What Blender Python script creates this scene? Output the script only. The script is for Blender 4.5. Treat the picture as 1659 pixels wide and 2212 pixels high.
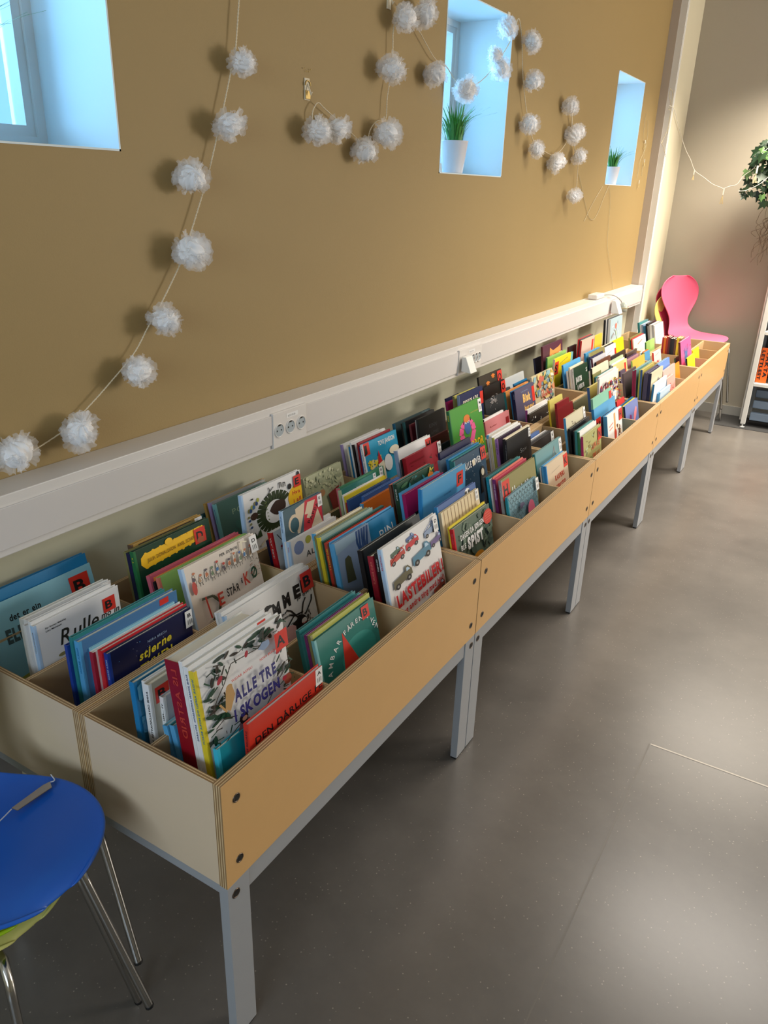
import bpy, math, random
from mathutils import Vector, Matrix
from math import pi, sin, cos, radians as R

S = bpy.context.scene
COL = S.collection
for o in list(bpy.data.objects): bpy.data.objects.remove(o)

# ---------------------------------------------------------------- camera
cd = bpy.data.cameras.new('camera'); cam = bpy.data.objects.new('camera', cd); COL.objects.link(cam)
cd.sensor_fit = 'HORIZONTAL'; cd.sensor_width = 36; cd.lens = 1652.28/1659*36; cd.clip_start = .02
M = Matrix(((.8521,-.2264,.4719),(.5226,.3183,-.7909),(.0289,.9206,.3895))).to_4x4()
M.translation = (.7056,-.694,1.5222)
cam.matrix_world = M
S.camera = cam

# ---------------------------------------------------------------- light and exposure
S.view_settings.view_transform = 'Standard'; S.view_settings.look = 'None'
S.view_settings.exposure = 0.05; S.view_settings.gamma = 1; S.view_settings.use_curve_mapping = False
W = bpy.data.worlds.new('world'); S.world = W; W.use_nodes = True
bg = W.node_tree.nodes['Background']; bg.inputs[0].default_value = (.22,.55,1,1); bg.inputs[1].default_value = 1.5
def area(name, loc, target, sx, sy, power, color, spread=pi):
    l = bpy.data.lights.new(name, 'AREA'); l.shape = 'RECTANGLE'; l.size = sx; l.size_y = sy
    l.energy = power; l.color = color; l.spread = spread
    o = bpy.data.objects.new(name, l); COL.objects.link(o); o.location = loc
    d = Vector(target)-Vector(loc); o.rotation_euler = d.to_track_quat('-Z','Y').to_euler()
    return o
area('lamp_far_pendant', (.55,4.9,2.585), (.55,4.9,0), 1.1,.3, 75, (1,.90,.76), R(125))
area('lamp_mid_pendant', (.75,3.0,2.585), (.75,3.0,0), 1.1,.3, 36, (1,.92,.82), R(125))
area('window_light_right', (4.3,4.6,1.5), (-.7,3.0,.7), 1.6,1.5, 150, (1,.93,.84))
area('daylight_front_window', (.6,-3.35,1.75), (-.2,1.5,.4), 2.4,1.4, 68, (.68,.84,1))
PORTALS = []

# ---------------------------------------------------------------- helpers
def lin(c):
    return tuple(((v/255)/12.92 if v/255 <= .04045 else ((v/255+.055)/1.055)**2.4) for v in c)
_m = {}
def mat(name, rgb, rough=.5, metal=0, spec=.5, noise=0, nscale=8, bump=0, bscale=60, **kw):
    if name in _m: return _m[name]
    m = bpy.data.materials.new(name); m.use_nodes = True; nt = m.node_tree
    b = nt.nodes['Principled BSDF']; c = lin(rgb)
    b.inputs['Base Color'].default_value = (*c,1); b.inputs['Roughness'].default_value = rough
    b.inputs['Metallic'].default_value = metal; b.inputs['Specular IOR Level'].default_value = spec
    if noise or bump:
        tc = nt.nodes.new('ShaderNodeTexCoord')
    if noise:
        n = nt.nodes.new('ShaderNodeTexNoise'); n.inputs['Scale'].default_value = nscale; n.inputs['Detail'].default_value = 5
        r = nt.nodes.new('ShaderNodeMapRange'); r.inputs['To Min'].default_value = 1-noise; r.inputs['To Max'].default_value = 1+noise
        h = nt.nodes.new('ShaderNodeMix'); h.data_type = 'RGBA'; h.blend_type = 'MULTIPLY'; h.inputs['Factor'].default_value = 1
        nt.links.new(tc.outputs['Object'], n.inputs['Vector']); nt.links.new(n.outputs['Fac'], r.inputs['Value'])
        h.inputs['A'].default_value = (*c,1); nt.links.new(r.outputs['Result'], h.inputs['B']); nt.links.new(h.outputs['Result'], b.inputs['Base Color'])
    if bump:
        n = nt.nodes.new('ShaderNodeTexNoise'); n.inputs['Scale'].default_value = bscale; n.inputs['Detail'].default_value = 3
        u = nt.nodes.new('ShaderNodeBump'); u.inputs['Strength'].default_value = bump; u.inputs['Distance'].default_value = .002
        nt.links.new(tc.outputs['Object'], n.inputs['Vector']); nt.links.new(n.outputs['Fac'], u.inputs['Height']); nt.links.new(u.outputs['Normal'], b.inputs['Normal'])
    _m[name] = m; return m
def ply_mat(axis):
    # plywood cut edge: thin plies stacked across the panel thickness
    name = 'plywood_edge_'+axis
    if name in _m: return _m[name]
    m = mat(name, (214,186,140), .6); nt = m.node_tree; b = nt.nodes['Principled BSDF']
    g = nt.nodes.new('ShaderNodeNewGeometry'); s = nt.nodes.new('ShaderNodeSeparateXYZ'); nt.links.new(g.outputs['Position'], s.inputs[0])
    mu = nt.nodes.new('ShaderNodeMath'); mu.operation = 'MULTIPLY'; mu.inputs[1].default_value = 2*pi/.0052
    nt.links.new(s.outputs['X' if axis=='x' else 'Y'], mu.inputs[0])
    si = nt.nodes.new('ShaderNodeMath'); si.operation = 'SINE'; nt.links.new(mu.outputs[0], si.inputs[0])
    r = nt.nodes.new('ShaderNodeValToRGB'); r.color_ramp.elements[0].position = .35; r.color_ramp.elements[1].position = .75
    r.color_ramp.elements[0].color = (*lin((150,118,80)),1); r.color_ramp.elements[1].color = (*lin((222,196,152)),1)
    nt.links.new(si.outputs[0], r.inputs[0]); nt.links.new(r.outputs[0], b.inputs['Base Color'])
    return m

class MB:
    def __init__(s): s.v=[]; s.f=[]; s.mi=[]; s.ms=[]; s.sm=[]
    def m(s, mt):
        if mt not in s.ms: s.ms.append(mt)
        return s.ms.index(mt)
    def poly(s, pts, mt, smooth=False):
        n=len(s.v); s.v += [tuple(p) for p in pts]; s.f.append(tuple(range(n,n+len(pts)))); s.mi.append(s.m(mt)); s.sm.append(smooth)
    def mesh(s, vs, fs, mt, smooth=False):
        n=len(s.v); s.v += [tuple(p) for p in vs]; k=s.m(mt)
        for f in fs: s.f.append(tuple(n+i for i in f)); s.mi.append(k); s.sm.append(smooth)
    def box(s, a, b, mt, faces=None, X=None):
        (x0,y0,z0),(x1,y1,z1)=a,b
        v=[(x0,y0,z0),(x1,y0,z0),(x1,y1,z0),(x0,y1,z0),(x0,y0,z1),(x1,y0,z1),(x1,y1,z1),(x0,y1,z1)]
        if X: v=[X@Vector(p) for p in v]
        F={'-z':(0,3,2,1),'+z':(4,5,6,7),'-y':(0,1,5,4),'+x':(1,2,6,5),'+y':(2,3,7,6),'-x':(3,0,4,7)}
        n=len(s.v); s.v += [tuple(p) for p in v]
        for k,f in F.items():
            s.f.append(tuple(n+i for i in f)); s.mi.append(s.m((faces or {}).get(k,mt))); s.sm.append(False)
    def tube(s, pts, r, mt, n=8, cap=True):
        pts=[Vector(p) for p in pts]; rs = r if isinstance(r,(list,tuple)) else [r]*len(pts)
        t0=(pts[1]-pts[0]).normalized(); up=Vector((0,0,1)) if abs(t0.z)<.9 else Vector((1,0,0)); a=t0.cross(up).normalized()
        rings=[]
        for i,p in enumerate(pts):
            t=(pts[min(i+1,len(pts)-1)]-pts[max(i-1,0)]).normalized()
            a=(a-t*a.dot(t)).normalized(); b=t.cross(a)
            rings.append([p+(a*cos(2*pi*k/n)+b*sin(2*pi*k/n))*rs[i] for k in range(n)])
        vs=[q for g in rings for q in g]; fs=[]
        for i in range(len(rings)-1):
            for k in range(n): fs.append((i*n+k,i*n+(k+1)%n,(i+1)*n+(k+1)%n,(i+1)*n+k))
        s.mesh(vs,fs,mt,True)
        if cap:
            s.poly(list(reversed(rings[0])),mt); s.poly(rings[-1],mt)
    def lathe(s, prof, c, mt, n=24, X=None, smooth=True):
        vs=[]; fs=[]
        for (r,z) in prof:
            for k in range(n):
                p=Vector((r*cos(2*pi*k/n), r*sin(2*pi*k/n), z)); p = (X@p) if X else p
                vs.append(p+Vector(c))
        for i in range(len(prof)-1):
            for k in range(n): fs.append((i*n+k,i*n+(k+1)%n,(i+1)*n+(k+1)%n,(i+1)*n+k))
        s.mesh(vs,fs,mt,smooth)
    def build(s, name, parent=None, bevel=0):
        me=bpy.data.meshes.new(name); me.from_pydata(s.v,[],s.f)
        for m in s.ms: me.materials.append(m)
        me.polygons.foreach_set('material_index', s.mi); me.polygons.foreach_set('use_smooth', s.sm); me.update()
        o=bpy.data.objects.new(name, me); COL.objects.link(o)
        if parent: o.parent=parent
        if bevel:
            b=o.modifiers.new('bevel','BEVEL'); b.width=bevel; b.segments=2; b.limit_method='ANGLE'
        return o
def tag(o, label=None, cat=None, group=None, kind=None):
    if label: o['label']=label
    if cat: o['category']=cat
    if group: o['group']=group
    if kind: o['kind']=kind
    return o
def thing(name, label, cat, loc=(0,0,0), group=None, rot=(0,0,0)):
    o=bpy.data.objects.new(name,None); COL.objects.link(o); o.location=loc; o.rotation_euler=rot; o.empty_display_size=.05
    return tag(o,label,cat,group)
def catmull(pts, k=6):
    P=[Vector(p) for p in pts]; P=[P[0]*2-P[1]]+P+[P[-1]*2-P[-2]]; out=[]
    for i in range(1,len(P)-2):
        for j in range(k):
            t=j/k; a,b,c,d=P[i-1],P[i],P[i+1],P[i+2]
            out.append(.5*((2*b)+(c-a)*t+(2*a-5*b+4*c-d)*t*t+(3*b-a-3*c+d)*t**3))
    out.append(P[-2]); return out

# glyphs as meshes, made once from Blender's own font
_g={}
def glyph(ch, bold=0):
    k=(ch,bold)
    if k in _g: return _g[k]
    c=bpy.data.curves.new('glyph','FONT'); c.body=ch; c.size=1; c.offset=bold; c.resolution_u=3
    o=bpy.data.objects.new('glyph',c); COL.objects.link(o)
    dg=bpy.context.evaluated_depsgraph_get(); ev=o.evaluated_get(dg); me=ev.to_mesh()
    vs=[(v.co.x,v.co.y) for v in me.vertices]; fs=[tuple(p.vertices) for p in me.polygons]
    ev.to_mesh_clear(); bpy.data.objects.remove(o); bpy.data.curves.remove(c)
    wd=max([v[0] for v in vs],default=.3)
    _g[k]=(vs,fs,wd); return _g[k]
class Art:
    """flat printed shapes on a plane: origin o, axes U (right) and V (down), normal N; units metres"""
    def __init__(s, o, U, V, N, scale, vk=1): s.vk=vk; s.o=Vector(o); s.U=Vector(U); s.V=Vector(V); s.N=Vector(N); s.k=scale; s.mb=MB(); s.z=.0003
    def p(s,u,v): return s.o+s.U*(u*s.k)+s.V*(v*s.k*s.vk)+s.N*s.z
    def up(s): s.z+=.00008
    def poly(s, pts, col, clip=None):
        if clip: pts=[(min(max(u,clip[0]),clip[2]),min(max(v,clip[1]),clip[3])) for u,v in pts]
        s.up(); s.mb.poly([s.p(*q) for q in reversed(pts)], ink(col))
    def rect(s,u0,v0,u1,v1,col): s.poly([(u0,v0),(u1,v0),(u1,v1),(u0,v1)],col)
    def disc(s,u,v,r,col,ry=None,rot=0,n=14,seed=None,wob=0):
        ry=ry or r; rr=random.Random(seed); pts=[]
        for k in range(n):
            a=2*pi*k/n; q=1+(rr.uniform(-wob,wob) if wob else 0); x=r*q*cos(a); y=ry*q*sin(a)
            pts.append((u+x*cos(rot)-y*sin(rot), v+x*sin(rot)+y*cos(rot)))
        s.poly(pts,col)
    def line(s,pts,w,col):
        s.up()
        for (a,b),(c,d) in zip(pts,pts[1:]):
            L=math.hypot(c-a,d-b) or 1; nx,ny=-(d-b)/L*w/2,(c-a)/L*w/2
            s.mb.poly([s.p(*q) for q in reversed([(a+nx,b+ny),(c+nx,d+ny),(c-nx,d-ny),(a-nx,b-ny)])], ink(col))
    def text(s, t, u, v, size, col, rot=0, bold=0.02, slant=0, jit=0, sx=1, gap=.08, seed=1, width=None):
        """v is the baseline; if width is given the line is scaled to that width"""
        rr=random.Random(seed); s.up()
        tot=sum((.35 if ch==' ' else glyph(ch,bold)[2]+gap) for ch in t)
        if width: sx=width/(tot*size)
        x=0
        for ch in t:
            if ch==' ': x+=.35; continue
            vs,fs,w=glyph(ch,bold); ja=rr.uniform(-jit,jit); jy=rr.uniform(-jit,jit)*.35; js=1+rr.uniform(-jit,jit)*.5
            P=[]
            for (a,b) in vs:
                a2=a*cos(ja)-b*sin(ja); b2=(a*sin(ja)+b*cos(ja))*js+jy
                X=(x+a2+slant*b2)*size*sx; Y=b2*size
                P.append(s.p(u+X*cos(rot)-Y*sin(rot), v-(Y*cos(rot)+X*sin(rot))))
            s.mb.mesh(P,fs,ink(col)); x+=w+gap
    def vtext(s,t,u,v,size,col,bold=.02,width=None,**k): s.text(t,u,v,size,col,rot=pi/2,bold=bold,width=width,**k)
    def blobs(s,n,box,r0,r1,cols,seed,kind='disc'):
        rr=random.Random(seed)
        for i in range(n):
            u=rr.uniform(box[0],box[2]); v=rr.uniform(box[1],box[3]); r=rr.uniform(r0,r1)
            if kind=='disc': s.disc(u,v,r,rr.choice(cols),r*rr.uniform(.5,1.1),rr.uniform(0,pi),9,seed=i,wob=.3)
            elif kind=='leaf': s.disc(u,v,r,rr.choice(cols),r*.35,rr.uniform(0,pi),8)
            else:
                a=rr.uniform(0,pi); s.line([(u,v),(u+r*cos(a),v+r*sin(a))],r*.18,rr.choice(cols))
    def sticker(s,ch,u,v,h=.17):
        """red letter sticker, centre u v"""
        s.rect(u-h*.33,v-h/2,u+h*.33,v+h/2,'stickerred'); s.text(ch,u-h*.24,v+h*.27,h*.78,'inkblack',bold=.03,width=h*.46)
    def label(s,ch,u,v,h=.22):
        s.rect(u-h*.2,v-h/2,u+h*.2,v+h/2,'labelwhite'); s.text(ch,u-h*.1,v-h*.1,h*.3,'inkblack',bold=.03)
        for k in range(3): s.rect(u-h*.1+k*h*.09,v+h*.06,u-h*.1+k*h*.09+h*.035,v+h*.33,'inkgrey')
PAL=dict(azure=(84,158,205),azure2=(50,140,205),beige=(214,196,170),black=(24,24,28),blackish=(34,34,38),blue=(30,125,180),blue2=(55,100,165),bluegrad=(40,130,180),bluepaint=(50,120,155),
 blush=(232,178,170),blush2=(236,168,160),brightyellow=(250,215,20),bronze=(95,70,50),brown=(105,68,52),charcoal=(48,46,48),cream=(232,222,196),cream2=(225,214,202),creampink=(225,190,172),
 creamyellow=(226,205,140),crimson=(165,36,56),crowd=(238,232,225),cyan=(38,150,190),darkblue=(48,78,128),darkbrown=(70,54,50),darkgreen=(22,62,44),darkgrey=(72,76,80),darkgreyblue=(72,100,112),
 darkpatt=(52,58,62),darkpurple=(66,50,78),darkred=(140,14,30),darkred2=(130,22,30),darkslate=(66,86,90),darkteal=(36,84,88),dustyteal=(112,155,160),ecru=(208,200,172),forest=(28,72,50),
 gold=(176,140,72),goldedge=(170,140,84),grass=(72,150,58),green=(36,110,64),green2=(60,130,96),greige=(186,180,164),grey=(150,150,150),greyblue=(140,160,190),greygreen=(84,118,108),greygreen2=(92,112,98),
 greyolive=(112,112,88),hotpink=(232,92,152),khaki=(142,136,86),leafdark=(52,46,38),lightbluegrey=(168,196,206),lightgreen=(150,196,110),lilac=(158,140,190),lilac2=(172,120,190),lime=(204,222,40),
 magenta=(168,30,98),magenta2=(150,24,74),maroon=(96,30,40),mauve=(160,120,134),mint=(132,190,166),mist=(122,140,158),navy=(26,30,70),navy2=(30,40,84),night=(42,74,100),ochreart=(212,172,70),
 offwhite=(222,222,216),olive=(132,128,78),olivegold=(176,164,84),orange=(214,120,40),orange2=(226,150,80),orange3=(246,140,40),painterly=(205,195,160),paleblue=(140,196,214),paleblue2=(178,208,240),
 palegreen=(176,196,160),palegrey=(190,192,200),palesky=(180,208,232),paleteal=(120,180,184),paleyellow=(224,214,120),patterned=(150,175,165),periblue=(105,145,210),periwinkle=(112,128,186),pink=(206,98,118),
 pinkred=(214,90,110),plum=(84,44,62),purple=(120,48,110),purple2=(150,70,150),red=(200,34,44),rose=(206,128,134),royal=(26,62,150),rust=(190,62,48),sage=(170,170,112),salmon=(220,124,108),
 scales=(120,158,172),silver=(168,172,140),skyblue=(86,164,214),slateblue=(74,106,164),slatedark=(62,70,76),speckle=(38,38,40),steelblue=(74,124,172),stripe=(226,208,170),taupe=(98,82,86),teal=(44,128,132),
 teal2=(58,140,146),teal3=(40,120,112),teal4=(52,128,120),tealblue=(36,104,140),turq=(20,140,160),turq2=(60,190,220),vermil=(206,52,36),violetgrey=(84,80,108),white=(232,232,232),white2=(220,220,216),
 whitegrey=(214,218,218),yellow=(226,204,50),yellow2=(226,190,60),yellow3=(250,196,30),yellowgreen=(176,178,80),
 stickerred=(214,48,34),inkblack=(18,18,20),inkgrey=(110,110,110),labelwhite=(236,236,236))
def ink(c):
    if isinstance(c,str): return mat('print_'+c, PAL[c], .42)
    return mat('print_%d_%d_%d'%c, c, .42)

# ---------------------------------------------------------------- printed covers (fractions of the cover's width, v down from the top)
DK='inkblack'
def truck(a,u,v,s,c,c2=DK,flip=1):
    s*=1.25
    a.poly([(u,v),(u+.6*s*flip,v-.1*s),(u+.6*s*flip,v-.42*s),(u,v-.32*s)],c); a.poly([(u+.6*s*flip,v-.1*s),(u+.95*s*flip,v-.16*s),(u+.93*s*flip,v-.38*s),(u+.75*s*flip,v-.6*s),(u+.6*s*flip,v-.58*s)],c)
    a.poly([(u+.66*s*flip,v-.38*s),(u+.85*s*flip,v-.4*s),(u+.74*s*flip,v-.53*s),(u+.66*s*flip,v-.52*s)],'palesky')
    for k in (.18,.75): a.disc(u+k*s*flip,v-.02*s-.1*s*k,.12*s,DK); a.disc(u+k*s*flip,v-.02*s-.1*s*k,.05*s,'grey')
def art_alle(a,h):
    G=['forest','darkgreen','leafdark',(30,52,44)]
    for b,n in (((.1,.02,.98,.16),26),((.02,.1,.22,.95),26),((.84,.3,.99,.9),16),((.3,.98,.9,1.25),20)): a.blobs(n,b,.03,.075,G,int(b[0]*91)+n,'leaf')
    for b,n in (((.1,.02,.98,.18),22),((.02,.1,.25,1.0),24),((.82,.3,.99,.95),16),((.3,1.0,.9,1.25),16)): a.blobs(n,b,.04,.1,G,int(b[1]*37)+n,'line')
    for pts in ([(.03,.55),(.12,.4),(.2,.3),(.3,.12)],[(.05,.75),(.15,.7),(.28,.78)],[(.3,.12),(.6,.16),(.8,.06)],[(.55,.1),(.72,.2)],[(.6,.95),(.8,.72),(.97,.6)],[(.1,1.0),(.3,.9),(.5,1.0)]): a.line(pts,.012,'leafdark')
    a.disc(.68,.18,.07,'greyblue',.05,seed=3,wob=.2); a.disc(.16,.22,.025,'crimson',.05,.5); a.disc(.47,.13,.02,'crimson',.04,.2); a.disc(.84,.36,.03,'crimson',.05,1)
    a.poly([(.2,.38),(.27,.36),(.29,.5),(.22,.66),(.17,.6)],(190,150,96)); a.line([(.18,.64),(.12,.5)],.02,(190,150,96)); a.disc(.24,.37,.035,(190,150,96))
    a.poly([(.26,.98),(.31,.86),(.4,.9),(.44,1.2),(.24,1.2)],(120,86,96)); a.disc(.34,.86,.05,'black',.07); a.disc(.35,.87,.03,(206,160,130)); a.disc(.9,.8,.05,(150,70,50),.07); a.disc(.86,.76,.03,'crimson')
    a.text('WIDAR ASPELI',.27,.34,.045,'vermil',jit=.05,width=.24); a.text('NORA BRECH',.6,.33,.045,'vermil',jit=.05,width=.2)
    a.text('ALLE TRE',.28,.6,.2,(34,36,110),jit=.05,width=.5,bold=.045); a.text('I SKOGEN',.24,.83,.2,(34,36,110),jit=.05,width=.56,bold=.045)
    a.sticker('A',.88,.25,.24)
def art_darlige(a,h):
    a.text('DEN DÅRLIGE FE',.05,.36,.14,DK,rot=.05,jit=.07,width=.95,bold=.015); a.label('A',.95,.13,.26)
def art_ambar(a,h):
    a.disc(.62,.62,.3,(44,136,126),.28,n=24); a.poly([(.4,.17),(.62,.8),(.34,.8)],'vermil')
    for i,(c,u,v,r) in enumerate([('A',.14,.66,1.3),('M',.16,.55,1.1),('B',.2,.45,.95),('A',.26,.38,.8),('R',.32,.31,.6),('F',.43,.24,.3),('Å',.49,.22,.2),('R',.55,.2,.1),('E',.63,.19,.0),('N',.69,.19,-.05),('N',.76,.21,-.2),('Y',.81,.23,-.3),('V',.86,.33,-.5),('E',.89,.39,-.6),('N',.92,.45,-.7)]): a.text(c,u,v,.1,'white',rot=r,bold=0.01)
    a.sticker('B',.82,.12,.2)
def art_laste(a,h):
    truck(a,.1,.3,.22,'rust'); truck(a,.12,.2,.14,(70,100,80)); truck(a,.38,.24,.2,'red'); truck(a,.4,.13,.12,'slateblue'); a.line([(.1,.27),(.35,.13)],.012,'vermil')
    truck(a,.72,.24,.2,'greyblue'); a.line([(.74,.15),(.88,.06),(.97,.16)],.012,'slateblue'); truck(a,.45,.5,.3,(76,132,160)); truck(a,.08,.62,.28,(96,92,66)); truck(a,.8,.42,.2,(104,88,140))
    a.text('LASTEBILER!',.08,.88,.24,'red',rot=.05,bold=.05,width=.9); a.text('(og andre ting med hjul)',.12,1.02,.12,'red',rot=.05,bold=.03,width=.84)
    truck(a,.72,1.1,.2,(140,60,44)); truck(a,.5,1.18,.16,DK); a.label('D',.93,.13,.22)
def art_emmed(a,h):
    a.disc(.3,.3,.04,DK,.03,seed=1,wob=.3); a.disc(.44,.2,.045,DK,.03,seed=2,wob=.3)
    for c,u,v,s in (('M',.48,.36,.22),('M',.61,.32,.21),('E',.75,.29,.2),('D',.85,.27,.2)): a.text(c,u,v,s,DK,bold=.06,rot=.0,jit=.06,width=.10)
    a.text('per dyberg',.78,.33,.06,DK,rot=.1,width=.2,jit=.1); a.text('& og',.5,.4,.06,DK,jit=.1); a.text('anne',.56,.45,.05,DK,jit=.1)
    a.disc(.78,.62,.1,DK,.12,seed=4,wob=.35)
    for q in ([(.76,.55),(.68,.4),(.63,.36)],[(.8,.52),(.84,.4),(.88,.35)],[(.74,.5),(.66,.44)],[(.84,.55),(.95,.42),(.96,.36)],[(.6,.56),(.7,.48),(.82,.5)]): a.line(q,.018,DK)
    a.blobs(40,(.68,.48,.9,.78),.03,.06,[DK],5,'line'); a.disc(.6,.66,.09,(214,170,170),.13,seed=7,wob=.15); a.disc(.8,.6,.035,'white'); a.line([(.77,.62),(.82,.63)],.008,'red')
    a.sticker('B',.93,.16,.24)
def art_ko(a,h):
    a.text('PER DYBVIG',.48,.1,.06,DK,jit=.15,width=.26)
    rr=random.Random(3); cs=['rust',(120,140,110),'slateblue',(200,120,80),(90,80,90),'steelblue',(180,150,120)]
    for i in range(11):
        u=.1+i*.078; v=.3+rr.uniform(-.03,.03); hh=rr.uniform(.08,.15); w=.022
        pts=[(u-w,v),(u-w*.6,v-hh),(u+w*.4,v-hh*1.15),(u+w,v-hh*.4),(u+w*1.2,v)]
        a.poly(pts,'cream2'); a.line(pts+[pts[0]],.005,'leafdark'); a.disc(u+rr.uniform(-.01,.01),v-hh*.5,.018,rr.choice(cs),.035,seed=i,wob=.3); a.line([(u-.01,v),(u-.015,v+.05)],.006,'leafdark'); a.line([(u+.015,v),(u+.02,v+.05)],.006,'leafdark'); a.disc(u+.01,v-hh*1.25,.018,rr.choice(cs),seed=i,wob=.2)
    a.disc(.07,.33,.03,'rust',.1); a.disc(.92,.2,.025,'rust',.08); a.line([(.78,.02),(.77,.2)],.02,'cream'); a.line([(.77,.02),(.86,.06)],.02,'cream')
    a.line([(.12,.53),(.26,.56),(.34,.7),(.3,.84),(.2,.9)],.035,(64,66,48)); a.line([(.17,.52),(.19,.86)],.02,'rust')
    a.text('E',.31,.76,.27,'rust',bold=.02,width=.10); a.text('STÅR',.44,.7,.17,DK,jit=.15,width=.19,bold=.02); a.text('i',.66,.62,.12,DK); a.text('K',.7,.68,.27,'rust',bold=.02,width=.10); a.text('Ø',.82,.64,.24,'forest',bold=.03,width=.10)
    a.blobs(26,(.84,.35,.98,.62),.02,.05,[(110,100,84),'rust',(150,120,96)],9,'line'); a.label('D',.94,.14,.26)
def art_stjerne(a,h):
    a.blobs(36,(.05,.05,.95,.9),.003,.006,['white','skyblue'],4); a.text('NORA BRECH',.42,.16,.05,'greyblue',jit=.15,width=.24)
    a.text('stjerne',.3,.36,.17,'yellow',rot=.12,slant=.35,jit=.08,width=.42,bold=.03); a.text('TYVEN',.3,.56,.17,'yellow',rot=.12,slant=.2,jit=.08,width=.42,bold=.03); a.label('B',.96,.16,.27)
def art_brech(a,h): a.text('NORA BRECH',.4,.17,.055,'greyblue',jit=.1,width=.3); a.rect(.8,.02,.9,.1,'stickerred'); a.blobs(10,(.2,.3,.8,.8),.03,.08,['darkblue','steelblue'],2)
def art_rulle(a,h):
    a.text('Rulle',.22,.5,.34,(44,44,34),rot=.03,slant=.25,bold=.01,width=.5,jit=.05); a.text('mo in',.74,.42,.14,(44,44,34),slant=.25,width=.24)
    a.text('Per Ragnar Møkleby',.1,.13,.035,DK,width=.24); a.text('Liva Mogstad',.1,.18,.035,DK,width=.18); a.disc(.24,.64,.05,'khaki',.03); a.rect(.22,.76,.36,.95,(164,92,44)); a.sticker('B',.86,.23,.24)
def art_elefant(a,h):
    a.poly([(0,.9),(1,.74),(1,1.5),(0,1.5)],'yellowgreen',(0,0,1,h)); a.text('det er ein',.26,.24,.1,'inkblack',rot=0,bold=.02,jit=.08,width=.26); a.text('ELEFANT',.2,.46,.2,'darkslate',bold=.06,jit=.06,width=.4); a.text('i brillene',.3,.58,.08,'inkblack',width=.3,jit=.08)
    a.disc(.72,.40,.11,'rust',.1); a.disc(.74,.48,.08,(220,170,140)); a.line([(.7,.5),(.77,.42)],.02,'rust'); a.sticker('B',.87,.2,.26)
def art_tree(a,h): a.blobs(40,(.02,.02,.98,.98),.06,.14,[(60,130,165),(40,104,140),(80,150,180)],6); a.line([(0,.75),(.2,.66),(.4,.72),(.6,.55)],.04,(96,72,66)); a.line([(.2,.66),(.16,.9)],.03,(96,72,66)); a.blobs(14,(.1,.75,.5,1.0),.05,.1,['darkslate'],8)
def art_anne(a,h): a.sticker('B',.1,.18,.2); a.blobs(12,(.05,.4,.5,.9),.04,.09,['darkslate','grey'],3)
def art_vi(a,h): a.line([(.3,.5),(.36,.42),(.4,.5)],.012,DK); a.disc(.6,.6,.1,'greyblue')
def art_darkred(a,h): pass
def art_rune(a,h): a.sticker('A',.86,.1,.16)
def art_glitter(a,h):
    a.rect(.08,.03,.84,.9,(70,52,44)); a.blobs(80,(.12,.05,.8,.3),.006,.014,['silver','grey','bronze'],2); a.poly([(.5,.05),(.6,.03),(.66,.5),(.55,.5)],(120,70,50)); a.label('F',.93,.15,.28)
def art_julia(a,h):
    a.disc(.5,.35,.35,(22,70,44),.25,seed=2,wob=.2); a.poly([(.06,.14),(.1,.1),(.86,.06),(.9,.1),(.93,.16),(.89,.26),(.1,.32),(.05,.24)],'yellow3')
    for k in range(9): a.disc(.12+k*.095,.1-.003*k,.018,'yellow3'); a.disc(.12+k*.095,.31-.006*k,.018,'yellow3')
    a.disc(.42,.07,.05,'yellow3'); a.text('JULIA DONALDSON  AXEL SCHEFFLER',.13,.235,.075,(120,84,20),rot=.03,width=.72,bold=.01); a.sticker('D',.84,.2,.24); a.disc(.84,.27,.05,(170,90,60),.05)
    a.text('A TALE',.3,.52,.08,'yellow',width=.2); a.text('S',.26,.86,.14,'yellow')
def art_poli(a,h): a.text('POLITI',.24,.32,.15,'palegreen',bold=-.01,width=.5); a.blobs(8,(.1,.5,.9,.9),.05,.1,[(80,126,112)],2)
def art_avo(a,h):
    n=22; out=[(.5+.24*cos(t),.5+.27*sin(t)) for t in [(.5+ i/ n*5.3) for i in range(n+1)]]
    a.line(out,.15,(44,60,30)); a.disc(.56,.46,.14,(60,42,34),.12,seed=3,wob=.08)
    for i in range(6): a.line([(.34+.01*i,.3+i*.06),(.38,.28+i*.06)],.012,(110,130,60))
    a.disc(.9,.42,.16,'yellow3',.2); a.text('Hva',.82,.38,.1,'red',width=.15,bold=.02); a.text('i all',.83,.52,.1,'red',width=.15,bold=.02)
    a.disc(.15,.42,.06,(70,48,38)); 
    for k in range(7): a.disc(.08+.025*k,.3-.02*k+(k%2)*.03,.022,['khaki','darkblue','yellowgreen','steelblue'][k%4],.035)
    for k in range(4): a.disc(.06+.01*k,.4+.06*k,.02,['khaki','darkblue'][k%2])
    a.disc(.14,.13,.022,DK,.014); a.disc(.78,.2,.035,DK,.05); a.disc(.95,.06,.025,DK,.06); a.poly([(.03,.8),(.06,.7),(.09,.78),(.13,.68),(.16,.77),(.22,.66),(.24,.8)],(50,74,40))
    for q in ([(.36,.2),(.5,.08)],[(.44,.14),(.42,.06)],[(.6,.15),(.6,.06),(.63,.06),(.63,.14)],[(.66,.16),(.67,.08),(.7,.09),(.7,.16)]): a.line(q,.012,DK)
    a.line([(.4,.95),(.3,1.1),(.34,1.25)],.05,(60,36,40)); a.line([(.2,.95),(.3,.88),(.45,.86)],.03,'cream'); a.sticker('E',.92,.16,.2)
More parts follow.
